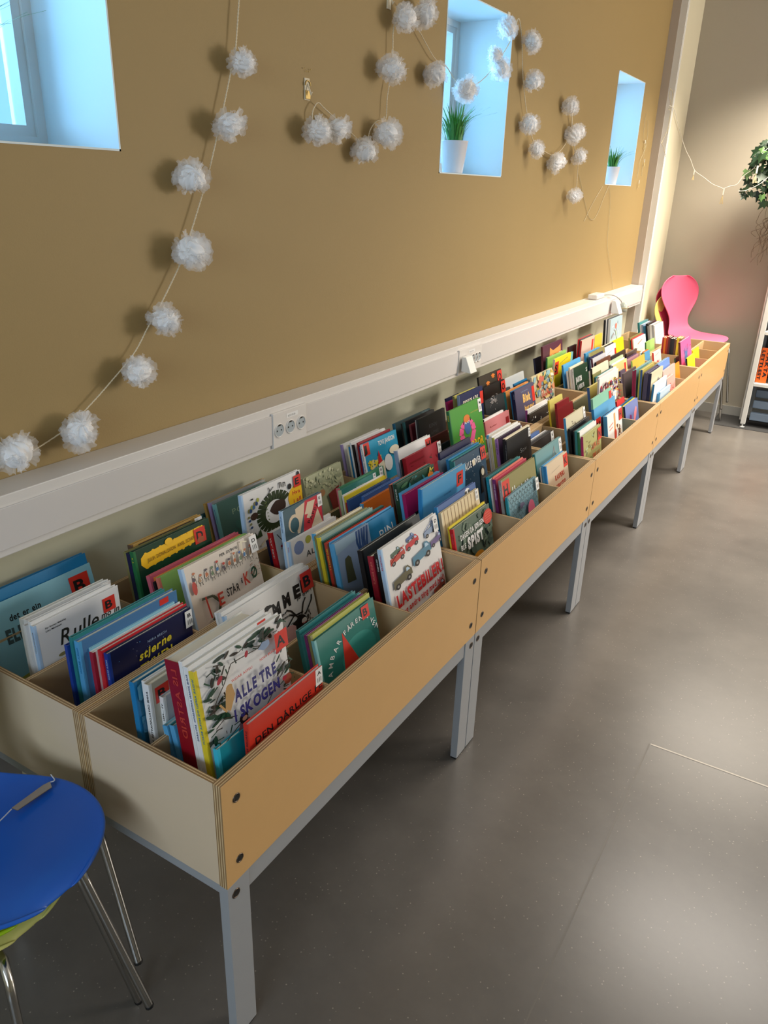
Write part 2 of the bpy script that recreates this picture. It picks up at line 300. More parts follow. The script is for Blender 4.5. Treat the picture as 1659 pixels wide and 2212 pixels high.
def art_apa(a,h): a.line([(.1,.1),(.2,.3),(.14,.5)],.015,DK); a.line([(.2,.3),(.4,.34)],.015,DK); a.line([(.3,.7),(.5,.5),(.7,.5)],.05,'crimson'); a.disc(.16,.42,.03,'crimson'); a.blobs(20,(.1,.5,.6,1.0),.03,.08,['grey',DK],3,'line')
def art_pappa(a,h):
    a.poly([(0,0.02),(.6,.02),(.44,.9),(0,.9)],'darkgreyblue'); a.poly([(.55,.02),(.98,.02),(.98,1),(.42,1)],(196,44,60)); a.poly([(.3,.1),(.55,.04),(.5,.3),(.36,.72),(.3,.7)],'beige'); a.poly([(.62,.08),(.82,.1),(.66,.5),(.56,.44),(.6,.36),(.52,.34)],'beige')
    a.disc(.24,.42,.14,'beige',.22); a.disc(.25,.46,.11,(50,92,104),.18); a.poly([(.62,.8),(.86,.34),(.98,.8)],'beige'); a.text('PAPPA',.62,.62,.12,DK,rot=.9,width=.5,bold=0); a.label('E',.94,.18,.3)
def art_alfa(a,h):
    for u,v,r,c in ((.16,.2,.1,(130,150,196)),(.36,.14,.06,'yellowgreen'),(.52,.16,.06,'orange2'),(.7,.2,.07,'olive'),(.1,.7,.08,'olivegold'),(.3,.76,.09,'maroon'),(.5,.62,.06,(110,160,60)),(.78,.5,.08,'salmon')): a.disc(u,v,r,c,r*1.3)
    a.text('ALFAB',.28,.46,.16,DK,rot=.05,jit=.15,width=.46,bold=.0)
def art_rust(a,h): a.text('GRO DAHLE',.1,.13,.06,(150,40,30),width=.4)
def art_pin(a,h): a.poly([(0,0),(.5,0),(.6,h*.4),(.4,h*.6),(0,h*.6)],(206,176,110),(0,0,1,h)); a.poly([(0,0),(.2,0),(.3,h*.6),(0,h*.6)],(220,206,160)); a.text('PIN',.7,.34,.2,'white',rot=.1,bold=0,width=.26)
def art_drip(a,h):
    a.poly([(0,0),(.6,0),(.6,.2),(0,.3)],(150,176,196)); 
    for k in range(5): a.line([(.62+.08*k,.02),(.6+.07*k,.3+.1*(k%3)),(.66+.05*k,.6),(.6+.08*k,.9)],.05,'darkblue')
    a.poly([(.16,1.1),(.18,.62),(.2,.5),(.3,.46),(.36,.55),(.37,.8),(.4,1.15)],(82,84,60)); a.line([(.7,.5),(.8,.9)],.05,'navy')
def art_darkpatt(a,h): a.blobs(40,(0,0,.98,.3),.03,.07,['darkgreen','maroon','palegreen','brown',(200,120,80)],7)
def art_gro(a,h): pass
def art_black(a,h): pass
def art_silver(a,h): a.blobs(50,(.02,.02,.98,.4),.02,.06,[(186,188,150),(150,156,126),(200,200,168)],3); a.blobs(14,(.6,.35,.9,.7),.05,.12,['brown'],5,'line'); a.poly([(.5,.6),(.8,.5),(.85,1),(.55,1)],(120,40,36)); a.disc(.35,.5,.08,(180,130,90))
def art_glabel(a,h): a.text('Ottilie Bok',.4,.12,.04,'palegreen',width=.24); a.label('G',.93,.09,.2)
def art_forest(a,h): a.blobs(40,(.05,.05,.7,.8),.05,.1,['darkgreen','teal',(60,110,70)],5,'leaf'); a.blobs(16,(.7,.02,.98,.5),.03,.08,['yellow','olivegold'],6,'leaf'); a.disc(.84,.16,.08,'orange3',.05); a.disc(.5,.3,.06,'salmon')
def art_mag(a,h): a.rect(.14,.42,.98,h*.98,'black'); a.text('HÅPET',.5,.62,.1,'magenta',width=.3)
def art_azure(a,h): a.text('Lotte lene',.48,.33,.05,'darkblue',width=.16,bold=-.01); a.sticker('F',.86,.2,.24)
def art_badge(a,h): a.disc(.76,.08,.07,'white'); a.disc(.72,.08,.03,DK); a.disc(.8,.08,.03,DK)
def art_stripe(a,h):
    for k in range(10): a.rect(.05+k*.09,.01,.058+k*.09,h*.98,(150,110,80))
    a.text('Titt for Smil',.25,.62,.2,DK,rot=.1,slant=.3,jit=.12,bold=.03,width=.72); a.label('F',.93,.1,.2)
def art_spist(a,h):
    a.blobs(60,(.02,.02,.98,1),.04,.1,[(78,98,84),(104,124,106),(70,90,82)],4); a.text('DAGEN DA JØRGEN',.1,.28,.14,'white',rot=.04,jit=.06,bold=.03,width=.66); a.text('BLE',.08,.46,.13,'white',jit=.1,bold=.03,width=.14); a.text('SPIST',.26,.52,.28,'white',jit=.08,bold=.06,width=.46)
    a.disc(.88,.2,.13,'vermil',.14,n=20)
    for k in range(4): a.rect(.8,.12+k*.045,.95,.128+k*.045,'salmon')
    a.disc(.5,.82,.17,(196,130,30),.14); a.disc(.46,.8,.02,DK); a.blobs(8,(.62,.42,.78,.66),.03,.08,[DK],2,'line')
def art_tove(a,h):
    a.sticker('J',.07,.14,.3); a.text('TOVE JANSSON',.42,.19,.15,'white',bold=.03,width=.5,jit=.05); a.blobs(30,(.1,.45,.42,.62),.04,.09,['yellow','creamyellow'],4,'leaf'); a.poly([(.32,.6),(.38,.28),(.46,.6)],'red'); a.poly([(.32,.6),(.5,.55),(.5,1),(.36,1)],'cream'); a.disc(.36,.72,.06,'yellow')
    a.disc(.84,.42,.15,'cream',.1); a.disc(.84,.48,.06,'cream'); a.disc(.62,.66,.12,'white',.2)
def art_hwhite(a,h): a.sticker('H',.92,.2,.28); a.line([(.1,.3),(.8,.24)],.006,'grey'); a.line([(.5,.5),(.7,.4),(.95,.42)],.04,DK)
def art_crim(a,h): a.blobs(26,(.1,.15,.95,.9),.04,.1,['darkred2',(186,60,60),'darkgreen'],9,'line'); a.disc(.15,.4,.06,'green'); a.text('KRIGEN NORD',.1,.16,.05,'darkred',width=.4); a.label('H',.96,.14,.3)
def art_sover(a,h):
    a.blobs(22,(.1,.05,.9,.9),.005,.01,['white'],3); a.text('NÅ',.06,.3,.15,'palesky',bold=.03,width=.14); a.text('ALLE SOVER',.28,.32,.2,'white',bold=.03,jit=.1,width=.54,rot=.02); a.disc(.57,.25,.045,'cream',.07); a.poly([(.7,1),(.74,.5),(.82,.42),(.9,.5),(.95,1)],'black'); a.disc(.83,.5,.06,'black'); a.disc(.82,.56,.05,'cream',.08); a.sticker('H',.92,.16,.28)
def art_chris1(a,h): pass
def art_chris2(a,h): pass
def art_hype(a,h): a.sticker('H',.1,.2,.32); a.text('Hype er',.26,.42,.26,'white',bold=.04,width=.5,rot=.03)
def art_scales(a,h):
    for j in range(10):
        for i in range(10):
            u=.06+i*.1+(j%2)*.05; v=.08+j*.085
            if v<h-.05 and u<.97: a.line([(u-.05,v-.045),(u-.035,v),(u,v+.022),(u+.035,v),(u+.05,v-.045)],.008,'darkslate')
    a.disc(.36,.32,.07,'violetgrey',.06,seed=2,wob=.3); a.disc(.66,.55,.12,(222,110,140),.2,n=16); a.disc(.55,.66,.08,'yellow2',.06); a.label('H',.95,.14,.26)
def art_slate(a,h): a.text('DE SOM',.2,.6,.16,'grey',bold=0,width=.3)
def art_kinn(a,h): a.text('KINN',.35,.36,.15,(84,84,88),jit=.15,bold=0,width=.3); a.text('ÅPNE',.4,.55,.12,(84,84,88),jit=.15,bold=0,width=.3)
def art_giga(a,h):
    a.line([(.34,1.0),(.36,.82),(.26,.6),(.3,.46),(.42,.38)],.13,'hotpink'); a.line([(.58,1.0),(.56,.82),(.68,.6),(.64,.46),(.54,.38)],.13,'hotpink'); a.poly([(.34,.74),(.62,.74),(.62,1.05),(.34,1.05)],'hotpink')
    a.disc(.48,.48,.1,'blue2',.16); a.disc(.45,.38,.03,'white'); a.disc(.52,.38,.03,'white'); a.disc(.46,.39,.012,DK); a.disc(.53,.39,.012,DK); a.disc(.48,.3,.1,'orange',.08); a.line([(.37,.33),(.36,.4)],.02,DK); a.line([(.59,.3),(.6,.38)],.02,DK)
    a.text('GIGABROR',.2,.98,.24,'yellow3',bold=.03,width=.74,jit=.04); a.text('ARNE SVINGEN',.62,.24,.04,'yellowgreen',width=.26); a.label('M',.95,.16,.28); a.disc(.84,1.25,.12,'brown',.1)
def art_papa(a,h): a.rect(.93,.02,.99,.16,'labelwhite')
def art_linda(a,h): a.text('Sov',.5,.5,.16,'grey',bold=-.01,width=.3); a.label('K',.95,.12,.22)
def art_verdens(a,h):
    a.rect(.28,.3,.86,1.0,'beige'); a.text('Verdens',.4,.56,.17,DK,bold=0,width=.4); a.disc(.2,.5,.08,'beige',.05,.4); a.disc(.2,.5,.05,'maroon',.02,.4); a.line([(.62,.3),(.7,.1),(.74,.3)],.02,'grey'); a.label('K',.95,.16,.28); a.disc(.2,.9,.09,'beige',.04)
def art_kasper(a,h): a.text('KASPERS',.34,.52,.17,'rust',bold=.04,jit=.08,width=.46); a.text('VERKSTED',.36,.76,.17,'rust',bold=.04,jit=.08,width=.46); a.disc(.86,.9,.1,'brown',.16); a.sticker('K',.9,.2,.32); a.line([(.2,.26),(.6,.22)],.005,'grey')
def art_skoko(a,h): a.text('SJOKOLADE',.12,.36,.22,'cream',bold=.03,jit=.05,width=.66,rot=.03); a.rect(.86,.14,1.0,.5,'stickerred')
def art_rosebook(a,h): a.text('Ruter',.15,.2,.05,'darkred',width=.3); a.rect(.83,.14,.96,.5,'darkred'); a.text('Holde',.1,.62,.24,DK,bold=0,slant=.2,width=.5)
def art_kbook(a,h): a.label('K',.94,.14,.3); a.blobs(16,(.1,.2,.9,.8),.03,.07,['grey','darkgrey'],4)
def art_ecru(a,h): a.blobs(12,(.1,.1,.9,.9),.02,.04,[(120,110,96)],4); a.label('N',.95,.16,.3)
def art_lukas(a,h): a.blobs(26,(.05,.1,.6,1),.04,.09,['olive',(120,110,80),'palegreen'],4,'leaf'); a.text('LUKAS',.4,.5,.22,'rust',bold=.01,jit=.1,width=.48); a.text('SPRAY',.44,.78,.22,'rust',bold=.01,jit=.1,width=.46); a.sticker('N',.88,.22,.32)
def art_leaves(a,h):
    for u,v in ((.1,.4),(.35,.2),(.6,.05),(.2,.6)):
        for k in range(5): a.line([(u,v),(u+.09*cos(k*.6+.4),v+.12*sin(k*.6+.4))],.03,'orange')
    a.sticker('O',.9,.2,.34)
def art_oblack(a,h): a.blobs(30,(.2,.3,.55,.75),.05,.1,['white','grey'],3,'line'); a.disc(.3,.5,.06,'grey'); a.disc(.45,.5,.06,'grey'); a.sticker('O',.9,.2,.34)
def art_mred(a,h): a.rect(.8,.2,.93,.4,'darkred'); a.line([(.4,.8),(.6,.6),(.8,.6)],.02,DK)
def art_speckle(a,h): a.blobs(46,(.03,.05,.85,.95),.006,.022,['white2','grey','labelwhite'],8); a.label('M',.94,.2,.34)
def art_mint(a,h): a.blobs(14,(.1,.3,.85,.8),.03,.07,['teal'],5,'line'); a.rect(.84,.06,.97,.4,'stickerred')
def art_bluen(a,h): a.sticker('N',.14,.4,.36); a.text('Folk lever i siste',.34,.4,.11,'navy',width=.52,bold=0); a.blobs(10,(.3,.6,.95,.95),.05,.1,['navy'],3,'line')
def art_people2(a,h): a.rect(.42,.05,.54,.9,(206,160,110)); a.disc(.5,.7,.08,'rust',.16); a.disc(.8,.8,.1,'brown',.2); a.line([(.1,.36),(.36,.3)],.03,'salmon'); a.line([(.1,.46),(.32,.42)],.03,'salmon'); a.blobs(12,(.55,.4,.95,1),.04,.09,['brown','cream'],4); a.sticker('H',.88,.2,.34)
def art_rwhite(a,h): a.text('R',.1,.5,.3,'red',bold=.06,width=.16)
def art_bisk(a,h): a.text('Lars Joachim',.3,.14,.07,'greyblue',width=.36,bold=0); a.text('Bisk',.36,.44,.32,(236,190,110),bold=.05,jit=.05,width=.42); a.text('burger',.4,.7,.2,(236,190,110),bold=.05,jit=.08,width=.52); a.rect(.86,.1,1.0,.55,'stickerred')
def art_bird(a,h): a.disc(.5,.4,.1,'red',.14); a.line([(.4,.9),(.7,.7)],.05,DK)
def art_under(a,h):
    a.blobs(90,(.02,.02,.98,1.1),.04,.12,[(140,180,190),(224,196,130),(200,110,90),(120,150,170),(230,220,200),(190,170,70),(90,130,120),(220,150,110)],6); a.text('Underveis',.3,.62,.16,'rust',bold=.03,jit=.12,width=.5); a.text('MELLOM',.3,.8,.16,'navy',bold=.03,jit=.12,width=.5); a.text('Lise Hild',.42,.34,.07,'brown',width=.26)
def art_olive(a,h): a.text('Ada Beva',.3,.7,.12,'orange',width=.4); a.rect(.84,.3,.98,.75,'stickerred')
def art_crowd(a,h):
    a.blobs(150,(.03,.15,.97,1.25),.03,.055,['crimson','black','maroon','navy','brown','purple'],3); a.blobs(170,(.03,.12,.97,1.25),.014,.032,['crimson','yellow2','salmon','orange','cream','cyan','yellow','vermil'],6); a.rect(.44,.4,.62,.62,'white'); a.line([(.48,.48),(.58,.46)],.01,'grey')
def art_peri(a,h): a.disc(.35,.5,.1,'purple',.12,seed=3,wob=.3); a.disc(.72,.45,.1,(236,140,150),.24,.5); a.disc(.7,.85,.1,(236,140,150),.06)
def art_owl(a,h): a.poly([(.3,.4),(.35,.1),(.5,.2),(.8,.15),(.9,.1),(.9,.8),(.4,.85)],'orange2'); a.disc(.6,.5,.1,'darkgreen',.2); a.line([(.45,.3),(.5,.6)],.04,'cream'); a.text('S',.82,.55,.2,DK,width=.1); a.rect(.8,.3,.96,.34,'labelwhite')
def art_buu(a,h): a.text('BUU',.35,.7,.34,'navy',bold=.05,width=.56)
def art_yellows(a,h): a.disc(.66,.75,.22,'leafdark',.4); a.sticker('S',.1,.3,.4); a.line([(.3,.2),(.8,.1)],.02,'olive')
def art_jakob(a,h): a.text('JAKOB',.1,.5,.24,'white',bold=.05,width=.42); a.text('& NEIKOB',.16,.75,.2,'white',bold=.05,width=.48); a.disc(.6,1.05,.28,'greyolive',.26); a.text('S',.84,.3,.2,'white')
def art_smudge(a,h): a.blobs(16,(.5,.3,.9,.6),.03,.07,['grey','taupe'],4)
def art_cstick(a,h): a.rect(.78,.1,.92,.5,'stickerred'); a.text('Juel',.2,.7,.16,'salmon',width=.3)
def art_redscript(a,h): a.text('Ala Senere',.08,.4,.2,'rust',slant=.3,width=.7)
def art_redscript2(a,h): a.line([(.2,.2),(.7,.12)],.02,'grey'); a.text('Mai',.3,.6,.2,'red',slant=.3,width=.4)
def art_pinkst(a,h): a.blobs(9,(.15,.3,.8,.8),.1,.2,['darkred'],7,'line')
def art_abc(a,h): a.text('ABC',.3,.7,.3,DK,bold=.0,width=.5); a.rect(.85,.2,1.0,.6,'stickerred'); a.line([(.15,.3),(.6,.22)],.02,'grey')
def art_fish(a,h):
    a.blobs(12,(.2,.1,.9,.8),.1,.2,['darkgrey','grey','labelwhite'],7,'line'); a.disc(.45,.28,.08,'salmon',.1); a.blobs(10,(.1,.4,.7,1.3),.06,.14,['cream','grey','palegreen'],3,'leaf')
def art_spot(a,h): a.disc(.5,.55,.03,DK,.05)
def art_car(a,h): a.poly([(.5,.6),(.9,.5),(.95,.8),(.5,.9)],'leafdark'); a.line([(.3,.2),(.7,.12)],.03,'salmon')
def art_pinkhand(a,h): 
    a.disc(.45,.55,.16,'slateblue',.2)
    for k in range(5): a.line([(.4,.6),(.25+.12*k,.2+.04*abs(k-2))],.05,'slateblue')
    a.blobs(8,(.1,.1,.9,1.3),.1,.2,['purple2',(200,60,120)],3,'line')
def art_lines(a,h):
    for v in (.2,.4,.5,.6,.9,1.0): a.line([(.2,v),(.8,v-.05)],.02,'grey')
def art_plain(a,h): pass

SPINE={'alle':('WIDAR ASPELI OG NORA BRECH','blue'),'rune':('RUNE JOHAN ANDERSSON  EDVARDS','darkblue'),'darkred':('LIS ASTRID','rust'),'vi':('VI ...NSI','inkblack'),'anne':('ANNE OSVALDSDATTER BJERKE','inkblack'),'darlige':('DÅRLIGE FE','maroon'),
 'stjerne':('NORA BRECH','palesky'),'brech':('NORA BRECH','blue'),'rulle':('MONSTERSLOTT','grey'),'laste':('LASTEBILER','red'),'gro':('GRO DAHLE','salmon'),'rust':('GRO DAHLE & Y','yellow'),'black':('OKOVERIT','white'),'alfa':('ALFA','red'),'apa':('APA, EIRE!','white'),
 'pappa':('PAPPABOTTEN','darkblue'),'poli':('Monsterbok','slateblue'),'forest':('SKOLETA','white'),'spist':('Jørgen','pink'),'chris1':('CHRIS HAUGHTON','skyblue'),'chris2':('CHRIS HAUGHTON','white'),'hype':('CHRIS HAUGHTON','white'),'giga':('GIGAB','yellow'),'tove':('Tove Jansson  Hvem skal','inkblack'),
 'papa':('PAPA ALLIN','inkblack'),'linda':('Linda Bondestam','grey'),'avo':('','red'),'jakob':('Jakob','inkblack'),'bisk':('Lars C','palesky'),'julia':('A T','yellow'),'elefant':('','')}

# ---------------------------------------------------------------- the room
ochre = mat('ochre_paint', (157,133,85), .62, noise=.03, nscale=3, bump=.15, bscale=300)
lowpaint = mat('pale_grey_green_paint', (196,194,170), .6, noise=.02)
creamp = mat('cream_paint', (214,206,180), .6, noise=.02)
greyp = mat('grey_paint', (172,164,148), .62, noise=.03, nscale=2)
white = mat('white_paint', (226,224,220), .45)
niche = mat('white_reveal_paint', (215,228,232), .5)
pvc = mat('white_plastic', (222,218,214), .3)
XW=-.745
wins=[(-.01,.572),(2.056,2.63),(4.144,4.717)]; WZ=(1.58,2.168)
w=MB()
ys=[-3.5]+[y for p in wins for y in p]+[5.10]
for i in range(len(ys)-1):
    if i%2==0: w.box((XW-.3,ys[i],.88),(XW,ys[i+1],3.0),ochre)
    else:
        w.box((XW-.3,ys[i],.88),(XW,ys[i+1],WZ[0]),ochre); w.box((XW-.3,ys[i],WZ[1]),(XW,ys[i+1],3.0),ochre)
w.box((XW-.3,-3.5,0),(XW,5.10,.88),lowpaint)
tag(w.build('wall_left'),kind='structure')
for i,(a,b) in enumerate(wins):
    # reveal lining, frame, sash and pane
    m=MB(); t=.004; x1=XW+.0015; x0=XW-.235
    m.box((x0,a,WZ[0]-.0),(x1,b,WZ[0]+t),niche); m.box((x0,a,WZ[1]-t),(x1,b,WZ[1]),niche); m.box((x0,a,WZ[0]),(x1,a+t,WZ[1]),niche); m.box((x0,b-t,WZ[0]),(x1,b,WZ[1]),niche)
    tag(m.build('window_%d'%(i+1)),kind='structure'); wo=bpy.data.objects['window_%d'%(i+1)]
    def ring(mm,xa,xb,o,wd,mt):
        y0,y1,z0,z1=a+o,b-o,WZ[0]+o,WZ[1]-o
        mm.box((xa,y0,z0),(xb,y1,z0+wd),mt); mm.box((xa,y0,z1-wd),(xb,y1,z1),mt); mm.box((xa,y0,z0+wd),(xb,y0+wd,z1-wd),mt); mm.box((xa,y1-wd,z0+wd),(xb,y1,z1-wd),mt)
    fr=MB(); ring(fr,x0-.06,x0,0,.027,white); fr.build('window_frame',wo)
    sa=MB(); ring(sa,x0-.058,x0-.008,.027,.022,white); so=sa.build('sash',wo)
    g=MB(); g.box((x0-.046,a+.045,WZ[0]+.045),(x0-.042,b-.045,WZ[1]-.045),None)
    gm=bpy.data.materials.get('window_glass')
    if not gm:
        gm=bpy.data.materials.new('window_glass'); gm.use_nodes=True; nt=gm.node_tree; nt.nodes.clear()
        o=nt.nodes.new('ShaderNodeOutputMaterial'); tr=nt.nodes.new('ShaderNodeBsdfTransparent'); gl=nt.nodes.new('ShaderNodeBsdfGlossy'); gl.inputs['Roughness'].default_value=.02
        fz=nt.nodes.new('ShaderNodeFresnel'); fz.inputs[0].default_value=1.45; mx=nt.nodes.new('ShaderNodeMixShader'); nt.links.new(fz.outputs[0],mx.inputs[0]); nt.links.new(tr.outputs[0],mx.inputs[1]); nt.links.new(gl.outputs[0],mx.inputs[2]); nt.links.new(mx.outputs[0],o.inputs[0])
    g.ms=[gm]; g.build('pane',so)
    sp=area('daylight_niche_%d'%(i+1),(x0-.25,(a+b)/2,1.90),(0,(a+b)/2,1.6),b-a,.6,13,(.22,.60,1)); 
fl=MB(); fl.box((-1.05,-3.5,-.1),(4.6,5.9,0),None)
fm=mat('floor_vinyl',(118,112,104),.33); nt=fm.node_tree; b_=nt.nodes['Principled BSDF']
tc=nt.nodes.new('ShaderNodeTexCoord')
n1=nt.nodes.new('ShaderNodeTexNoise'); n1.inputs['Scale'].default_value=1.6; n1.inputs['Detail'].default_value=6; n1.inputs['Roughness'].default_value=.65
r1=nt.nodes.new('ShaderNodeValToRGB'); r1.color_ramp.elements[0].position=.3; r1.color_ramp.elements[0].color=(*lin((88,84,80)),1); r1.color_ramp.elements[1].position=.7; r1.color_ramp.elements[1].color=(*lin((114,109,103)),1)
vo=nt.nodes.new('ShaderNodeTexVoronoi'); vo.inputs['Scale'].default_value=110; vo.inputs['Randomness'].default_value=1
r2=nt.nodes.new('ShaderNodeValToRGB'); r2.color_ramp.elements[0].position=.0; r2.color_ramp.elements[0].color=(1,1,1,1); r2.color_ramp.elements[1].position=.22; r2.color_ramp.elements[1].color=(0,0,0,1)
wn=nt.nodes.new('ShaderNodeMath'); wn.operation='GREATER_THAN'; wn.inputs[1].default_value=.82
se=nt.nodes.new('ShaderNodeSeparateColor'); mu=nt.nodes.new('ShaderNodeMath'); mu.operation='MULTIPLY'
mx=nt.nodes.new('ShaderNodeMix'); mx.data_type='RGBA'; mx.inputs['B'].default_value=(*lin((176,168,156)),1)
nt.links.new(tc.outputs['Object'],n1.inputs['Vector']); nt.links.new(n1.outputs['Fac'],r1.inputs[0]); nt.links.new(tc.outputs['Object'],vo.inputs['Vector'])
nt.links.new(vo.outputs['Distance'],r2.inputs[0]); nt.links.new(vo.outputs['Color'],se.inputs[0]); nt.links.new(se.outputs[0],wn.inputs[0]); nt.links.new(wn.outputs[0],mu.inputs[0]); nt.links.new(r2.outputs[0],mu.inputs[1])
nt.links.new(mu.outputs[0],mx.inputs['Factor']); nt.links.new(r1.outputs[0],mx.inputs['A']); nt.links.new(mx.outputs['Result'],b_.inputs['Base Color'])
rr_=nt.nodes.new('ShaderNodeMapRange'); rr_.inputs['To Min'].default_value=.26; rr_.inputs['To Max'].default_value=.33; nt.links.new(n1.outputs['Fac'],rr_.inputs['Value']); nt.links.new(rr_.outputs[0],b_.inputs['Roughness'])
fl.ms=[fm]; tag(fl.build('floor'),kind='structure')
s_=MB(); s_.box((.46,1.3275,0),(4.6,1.3335,.0008),mat('weld_seam',(206,198,186),.5)); s_.box((.455,-3.5,0),(.459,1.3325,.0006),mat('faint_seam',(104,99,92),.4)); tag(s_.build('trim_3'),kind='structure')  # pale weld seam, plus a fainter grey seam strip along the aisle
c_=MB(); c_.box((-1.05,-3.5,3.0),(4.6,5.9,3.1),white); tag(c_.build('ceiling'),kind='structure')
b=MB(); b.box((-1.05,5.57,0),(4.6,5.9,3.0),greyp); tag(b.build('wall_back'),kind='structure')
b=MB(); b.box((-.63,5.556,0),(4.5,5.57,.07),mat('grey_baseboard',(166,164,158),.5)); tag(b.build('baseboard_back'),kind='structure')
b=MB(); b.box((4.5,-3.5,0),(4.6,5.57,3.0),creamp); tag(b.build('wall_right'),kind='structure')
b=MB(); b.box((-1.05,-3.6,0),(4.6,-3.5,3.0),creamp); tag(b.build('wall_front'),kind='structure')
b=MB(); b.box((-1.05,5.116,0),(-.652,5.57,3.0),creamp); tag(b.build('wall_left_far'),kind='structure')
b=MB(); b.box((-1.05,5.10,0),(-.692,5.117,3.0),mat('lilac_grey_paint',(184,172,160),.6)); b.box((-.692,5.104,0),(-.6515,5.117,3.0),white); b.box((-.6522,5.117,0),(-.649,5.135,3.0),white); tag(b.build('trim_1'),kind='structure')
b=MB(); b.box((-.655,5.128,0),(-.6505,5.1295,3.0),mat('joint_line',(120,112,98),.8)); tag(b.build('trim_2'),kind='structure')  # narrow dark joint line running up the cream corner wall

# cable trunking under the ochre wall
t=thing('cable_trunking','long white plastic cable trunking under the ochre wall','trunking',(XW,2.2,.875)); T=lambda p:(p[0]-XW,p[1]-2.2,p[2]-.875)
m=MB()
def bx(mm,a,b,mt): mm.box(T(a),T(b),mt)
bx(m,(XW,-3.4,.812),(-.660,5.092,.940),pvc); m.build('channel',t,.002)
m=MB()
cov=[(-3.4,.948),(1.106,2.142),(2.362,5.09)]
for a,b2 in cov: bx(m,(-.66,a,.829),(-.655,b2,.916),mat('plastic_lid',(214,210,208),.25))
m.build('lid',t,.001)
def socket_plate(y0,y1,n,lab,first=None,grp='socket plates in the cable trunking'):
    s=thing('socket_plate',lab,'socket',(-.66,(y0+y1)/2,.87)); mm=MB(); mm.box((0,-(y1-y0)/2,-.052),(.0085,(y1-y0)/2,.052),pvc); mm.build('plate',s,.0015)
    yy=first or y0+.026; st=(y1-.028-yy)/(n-1) if n>1 else 0
    for k in range(n):
        c=yy+k*st-(y0+y1)/2; a=MB(); X=Matrix.Rotation(pi/2,3,'Y')
        a.lathe([(.0,-.0),(.0185,.0),(.0185,.0025),(.0205,.0028),(.0215,.001),(.0215,.0)],(.0086,c,-.002),pvc,28,X)
        a.lathe([(0,.0006),(.0182,.0006)],(.0086,c,-.002),mat('socket_well',(168,178,184),.4),24,X)
        for dy in (-.0095,.0095): a.lathe([(0,.001),(.0026,.001)],(.0086,c+dy,-.002),mat('pin_hole',(20,20,20),.6),10,X)
        a.box((.0088,c-.006,.0115),(.0102,c+.006,.0155),mat('earth_clip',(90,88,84),.3,1))
        a.build('socket',s)
    l=Art((.0086,-.03,.04),(0,1,0),(0,0,-1),(1,0,0),.06); l.rect(.2,0,1.1,.22,'labelwhite'); l.text('422.01.01.06',.3,.17,.13,'inkgrey',width=.6); l.mb.build('plate_label',s)
    return s
socket_plate(.948,1.106,3,'triple white socket plate in the trunking, nearer the camera')
socket_plate(2.142,2.362,3,'white socket plate further along the trunking beside the angled adapter',first=2.275)
def adapter(y,z,lab,tilt=.62,s=1.0):
    o=thing('plug_adapter',lab,'adapter',(-.645,y,z)); X=Matrix.Rotation(tilt,4,'X') if 0 else Matrix.Rotation(-tilt,4,'Y')
    mm=MB(); v=[(0,-.03,-.03),(0,.03,-.03),(0,.03,.03),(0,-.03,.03),(.045,-.03,-.034),(.045,.03,-.034),(.018,.03,.03),(.018,-.03,.03)]
    mm.mesh([(a*s,b*s,c*s) for a,b,c in v],[(0,3,2,1),(4,5,6,7),(0,1,5,4),(1,2,6,5),(2,3,7,6),(3,0,4,7)],mat('adapter_white',(236,236,232),.3)); mm.build('adapter_body',o,.002)
    return o
adapter(2.185,.865,'white wedge shaped plug adapter on the trunking beside three sockets')
adapter(4.33,.875,'white wedge shaped plug adapter near the far end of the trunking',s=1.25)

# two pendant lamps over the aisle
for (lx,ly,nm) in ((.55,4.9,'far'),(.75,3.0,'middle')):
    t=thing('pendant_lamp','white linear pendant lamp over the %s part of the aisle'%nm,'lamp',(lx,ly,2.6)); m=MB(); m.box((-.58,-.18,0),(.58,.18,.05),white); m.build('housing',t,.004)
    m=MB(); m.tube([(-.4,0,.05),(-.4,0,.4)],.003,mat('lamp_wire',(180,180,180),.4),6); m.tube([(.4,0,.05),(.4,0,.4)],.003,mat('lamp_wire',(180,180,180),.4),6); m.build('suspension',t)

# ---------------------------------------------------------------- book bins and their metal stands
lam=mat('birch_laminate',(214,170,112),.36,noise=.035,nscale=14,bump=.05,bscale=500)
birch=mat('birch_veneer',(216,194,166),.5,noise=.05,nscale=6)
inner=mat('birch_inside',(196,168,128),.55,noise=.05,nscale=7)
px_,py_=ply_mat('x'),ply_mat('y')
steel=mat('grey_lacquered_steel',(158,160,164),.42); screwm=mat('screw_steel',(110,96,84),.35,.9); hole=mat('screw_recess',(22,20,18),.7); foot=mat('black_plastic',(18,18,18),.5)
def screw(mm,x,y,z,r=.0085):
    X=Matrix.Rotation(pi/2,3,'Y'); mm.lathe([(r*.75,.0),(r*.8,.0012),(r,.0012),(r*1.05,0)],(x,y,z),screwm,16,X); mm.lathe([(0,.0006),(r*.75,.0006)],(x,y,z),hole,16,X)
ORD=['nearest','second nearest','middle','second farthest','farthest']
